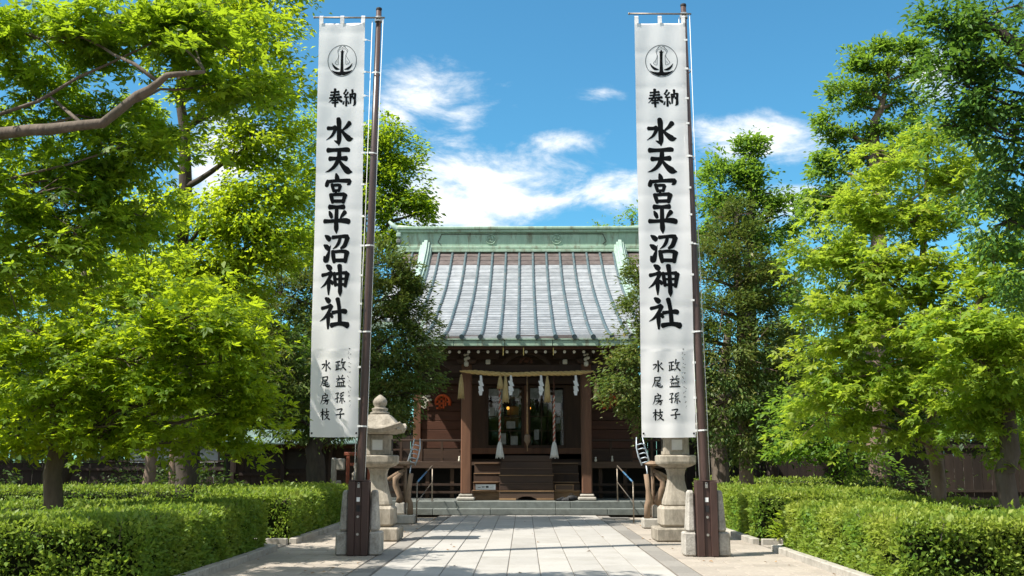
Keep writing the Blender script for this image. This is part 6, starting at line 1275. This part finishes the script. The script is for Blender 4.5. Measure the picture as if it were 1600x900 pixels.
# background trees that close the view, copies of two kinds, each with its own place
proto = []
for i, (mt, sd_) in enumerate((('dark_leaf', 40), ('broad', 41))):
    proto.append(make_tree('background_tree', 'x', [((0, 0, 0), .28), ((.05, 0, 1.5), .25), ((-.1, .1, 3.2), .2), ((0, 0, 5.5), .12), ((.1, 0, 7.4), .05)],
        [((0, 0, 6.4), 1.5, 1.5, 1.4, 30), ((-1.3, .2, 4.8), 1.4, 1.3, 1.1, 28), ((1.3, -.3, 4.6), 1.4, 1.3, 1.1, 28), ((.2, -1.1, 3.6), 1.5, 1.1, 1.0, 26), ((-1.6, -.5, 2.9), 1.1, 1.1, .8, 18), ((1.7, .4, 2.8), 1.1, 1.1, .8, 18), ((0, .9, 3.6), 1.5, 1.1, 1.2, 20)],
        M[mt], M['bark_dark'], sd_, kn=1.6, kp=1.4, size=.18, per=48, srad=(.4, .75), flat=.35, droop=.15, up=.4, outward=.4, young=.3, group='background trees'))
spots = [(-13.5, 31, 1.0, 0, 'dark bushy tree behind the low hedge strip, farthest from the shed but one'), (-17.5, 29, 1.15, 0, 'dark bushy tree at the far end of the low hedge strip'), (-11.5, 42, 1.25, 1, 'broad tree standing right behind the shed'), (-8.0, 44.5, 1.05, 0, 'dark bushy tree between the shed and the hall wall'), (-16, 41, 1.3, 1, 'broad tree behind the plank fence that meets the shed'),
         (-21, 37, 1.3, 0, 'dark bushy tree at the outer end of the plank fence'), (8.2, 35.5, .80, 0, 'dark bushy tree nearest the hall, before the tall fence'), (11.5, 34, .95, 0, 'dark bushy tree behind the low young tree'), (14.8, 30, 1.05, 0, 'dark bushy tree behind the yellow-green maple'), (18.5, 27, 1.1, 0, 'dark bushy tree behind the leaning maple'), (13.0, 25.5, .8, 1, 'broad tree between the two maples and the tall fence'), (20, 36, 1.35, 1, 'broad tree standing far behind the leaning maple'),
         (-13.5, 46, 1.35, 1, 'broad tree farther behind the shed'), (-9.5, 50, 1.3, 0, 'dark bushy tree well behind the shed and hall'), (-6.6, 47.5, 1.0, 0, 'dark bushy tree against the far flank of the hall, shed side'), (6.4, 43.5, .95, 0, 'dark bushy tree against the hall flank away from the shed'), (-6.2, 41.5, .6, 0, 'short dark bushy tree beside the hall, between it and the shed'),
         (10.5, 43, 1.0, 0, 'dark bushy tree beyond the tall fence next to the side building')]
used = [False, False]
for i, (x, y, s_, k, lb) in enumerate(spots):
    o = proto[k] if not used[k] else copy_tree(proto[k]); used[k] = True
    o.location = (x, y, 0); o.scale = (s_, s_, s_ * (.9 + .05 * (i % 4))); o.rotation_euler = (0, 0, i * 1.9); o["label"] = lb
# low shade shrubs before the fences
nrs = np.random.RandomState(77)
shr = [(-9.6, 29.5, 'dark shrub beside the stout trunk'), (-14.5, 27.0, 'dark shrub behind the low hedge strip'), (-12, 33.5, 'dark shrub in front of the plank fence near the shed'), (9.5, 27.5, 'dark shrub behind the squared hedge block'), (13.5, 22.5, 'dark shrub behind the two maples'), (16.5, 24.5, 'dark shrub at the foot of the leaning maple side')]
for i, (x, y, lb) in enumerate(shr):
    make_tree('shrub', lb, [((x, y, 0), .06), ((x, y, .5), .05), ((x + .1, y, 1.1), .02)], [((x, y, .95), 1.0, .7, .75, 26), ((x + .9, y + .2, .7), .7, .6, .5, 14), ((x - .9, y, .75), .7, .6, .55, 14)], M['dark_leaf'], M['bark_dark'], 90 + i, size=.11, per=40, srad=(.25, .45), flat=.5, up=.2, outward=.5, group='shade shrubs', cat='shrub')
# far wood that closes the horizon
k = 26000; nr = np.random.RandomState(9)
xs = np.concatenate([nr.uniform(-95, -9, k // 2), nr.uniform(9, 95, k // 2)]); ys = nr.uniform(60, 74, k)
hmax = 7.5 + 1.8 * np.sin(xs * .33) + 1.2 * np.sin(xs * .91 + 1); zs = hmax * nr.uniform(0, 1, k) ** .7
wood = link('far_wood', leaf_mesh('far_wood', M['dark_leaf'], np.stack([xs, ys, zs], 1), nr.normal(0, 1, (k, 3)), nr.normal(0, 1, (k, 3)) + np.array([0, -.3, .5]), nr.uniform(.5, 1.1, k), np.clip(nr.normal(.3, .2, k), 0, 1), 'diamond', .7)); tag(wood, 'far dark mass of trees closing the horizon', 'woodland', kind='stuff')
k = 14000                                               # unseen trees behind the camera, added to darken what the door glass mirrors
ang = nr.uniform(math.pi * 1.02, math.pi * 1.98, k); rad_ = nr.uniform(34, 44, k); hh = 9 + 3 * np.sin(ang * 9) + 2 * np.sin(ang * 23)
wd2 = link('reflection_trees', leaf_mesh('reflection_trees', M['dark_leaf'], np.stack([rad_ * np.cos(ang), rad_ * np.sin(ang), hh * nr.uniform(0, 1, k) ** .8], 1), nr.normal(0, 1, (k, 3)), nr.normal(0, 1, (k, 3)), nr.uniform(.7, 1.4, k), np.clip(nr.normal(.3, .2, k), 0, 1), 'diamond', .7)); tag(wd2, 'unseen mass of trees behind the camera, added to darken the glass reflections', 'woodland', kind='stuff')
# a few fallen leaves on the paving
nf = 90; nr = np.random.RandomState(31)
fx2 = np.where(nr.uniform(0, 1, nf) < .5, -1, 1) * nr.uniform(2.3, 4.2, nf); fx2[:14] = nr.uniform(-2, 2, 14)
fl_ = link('fallen_leaves', leaf_mesh('fallen_leaves', surf('dead_leaf', (0.20, 0.10, 0.04), (0.32, 0.19, 0.07), 9, .8, 0), np.stack([fx2, nr.uniform(13, 28, nf), np.full(nf, .012)], 1), np.stack([nr.normal(0, 1, nf), nr.normal(0, 1, nf), nr.uniform(0, .15, nf)], 1), np.stack([nr.normal(0, .25, nf), nr.normal(0, .25, nf), np.ones(nf)], 1), nr.uniform(.04, .09, nf), np.zeros(nf), 'diamond', .5)); tag(fl_, 'scattered brown fallen leaves on the paving', 'leaves', kind='stuff')
bpy.context.view_layer.update()
print('leaves', LEAFCOUNT[0])
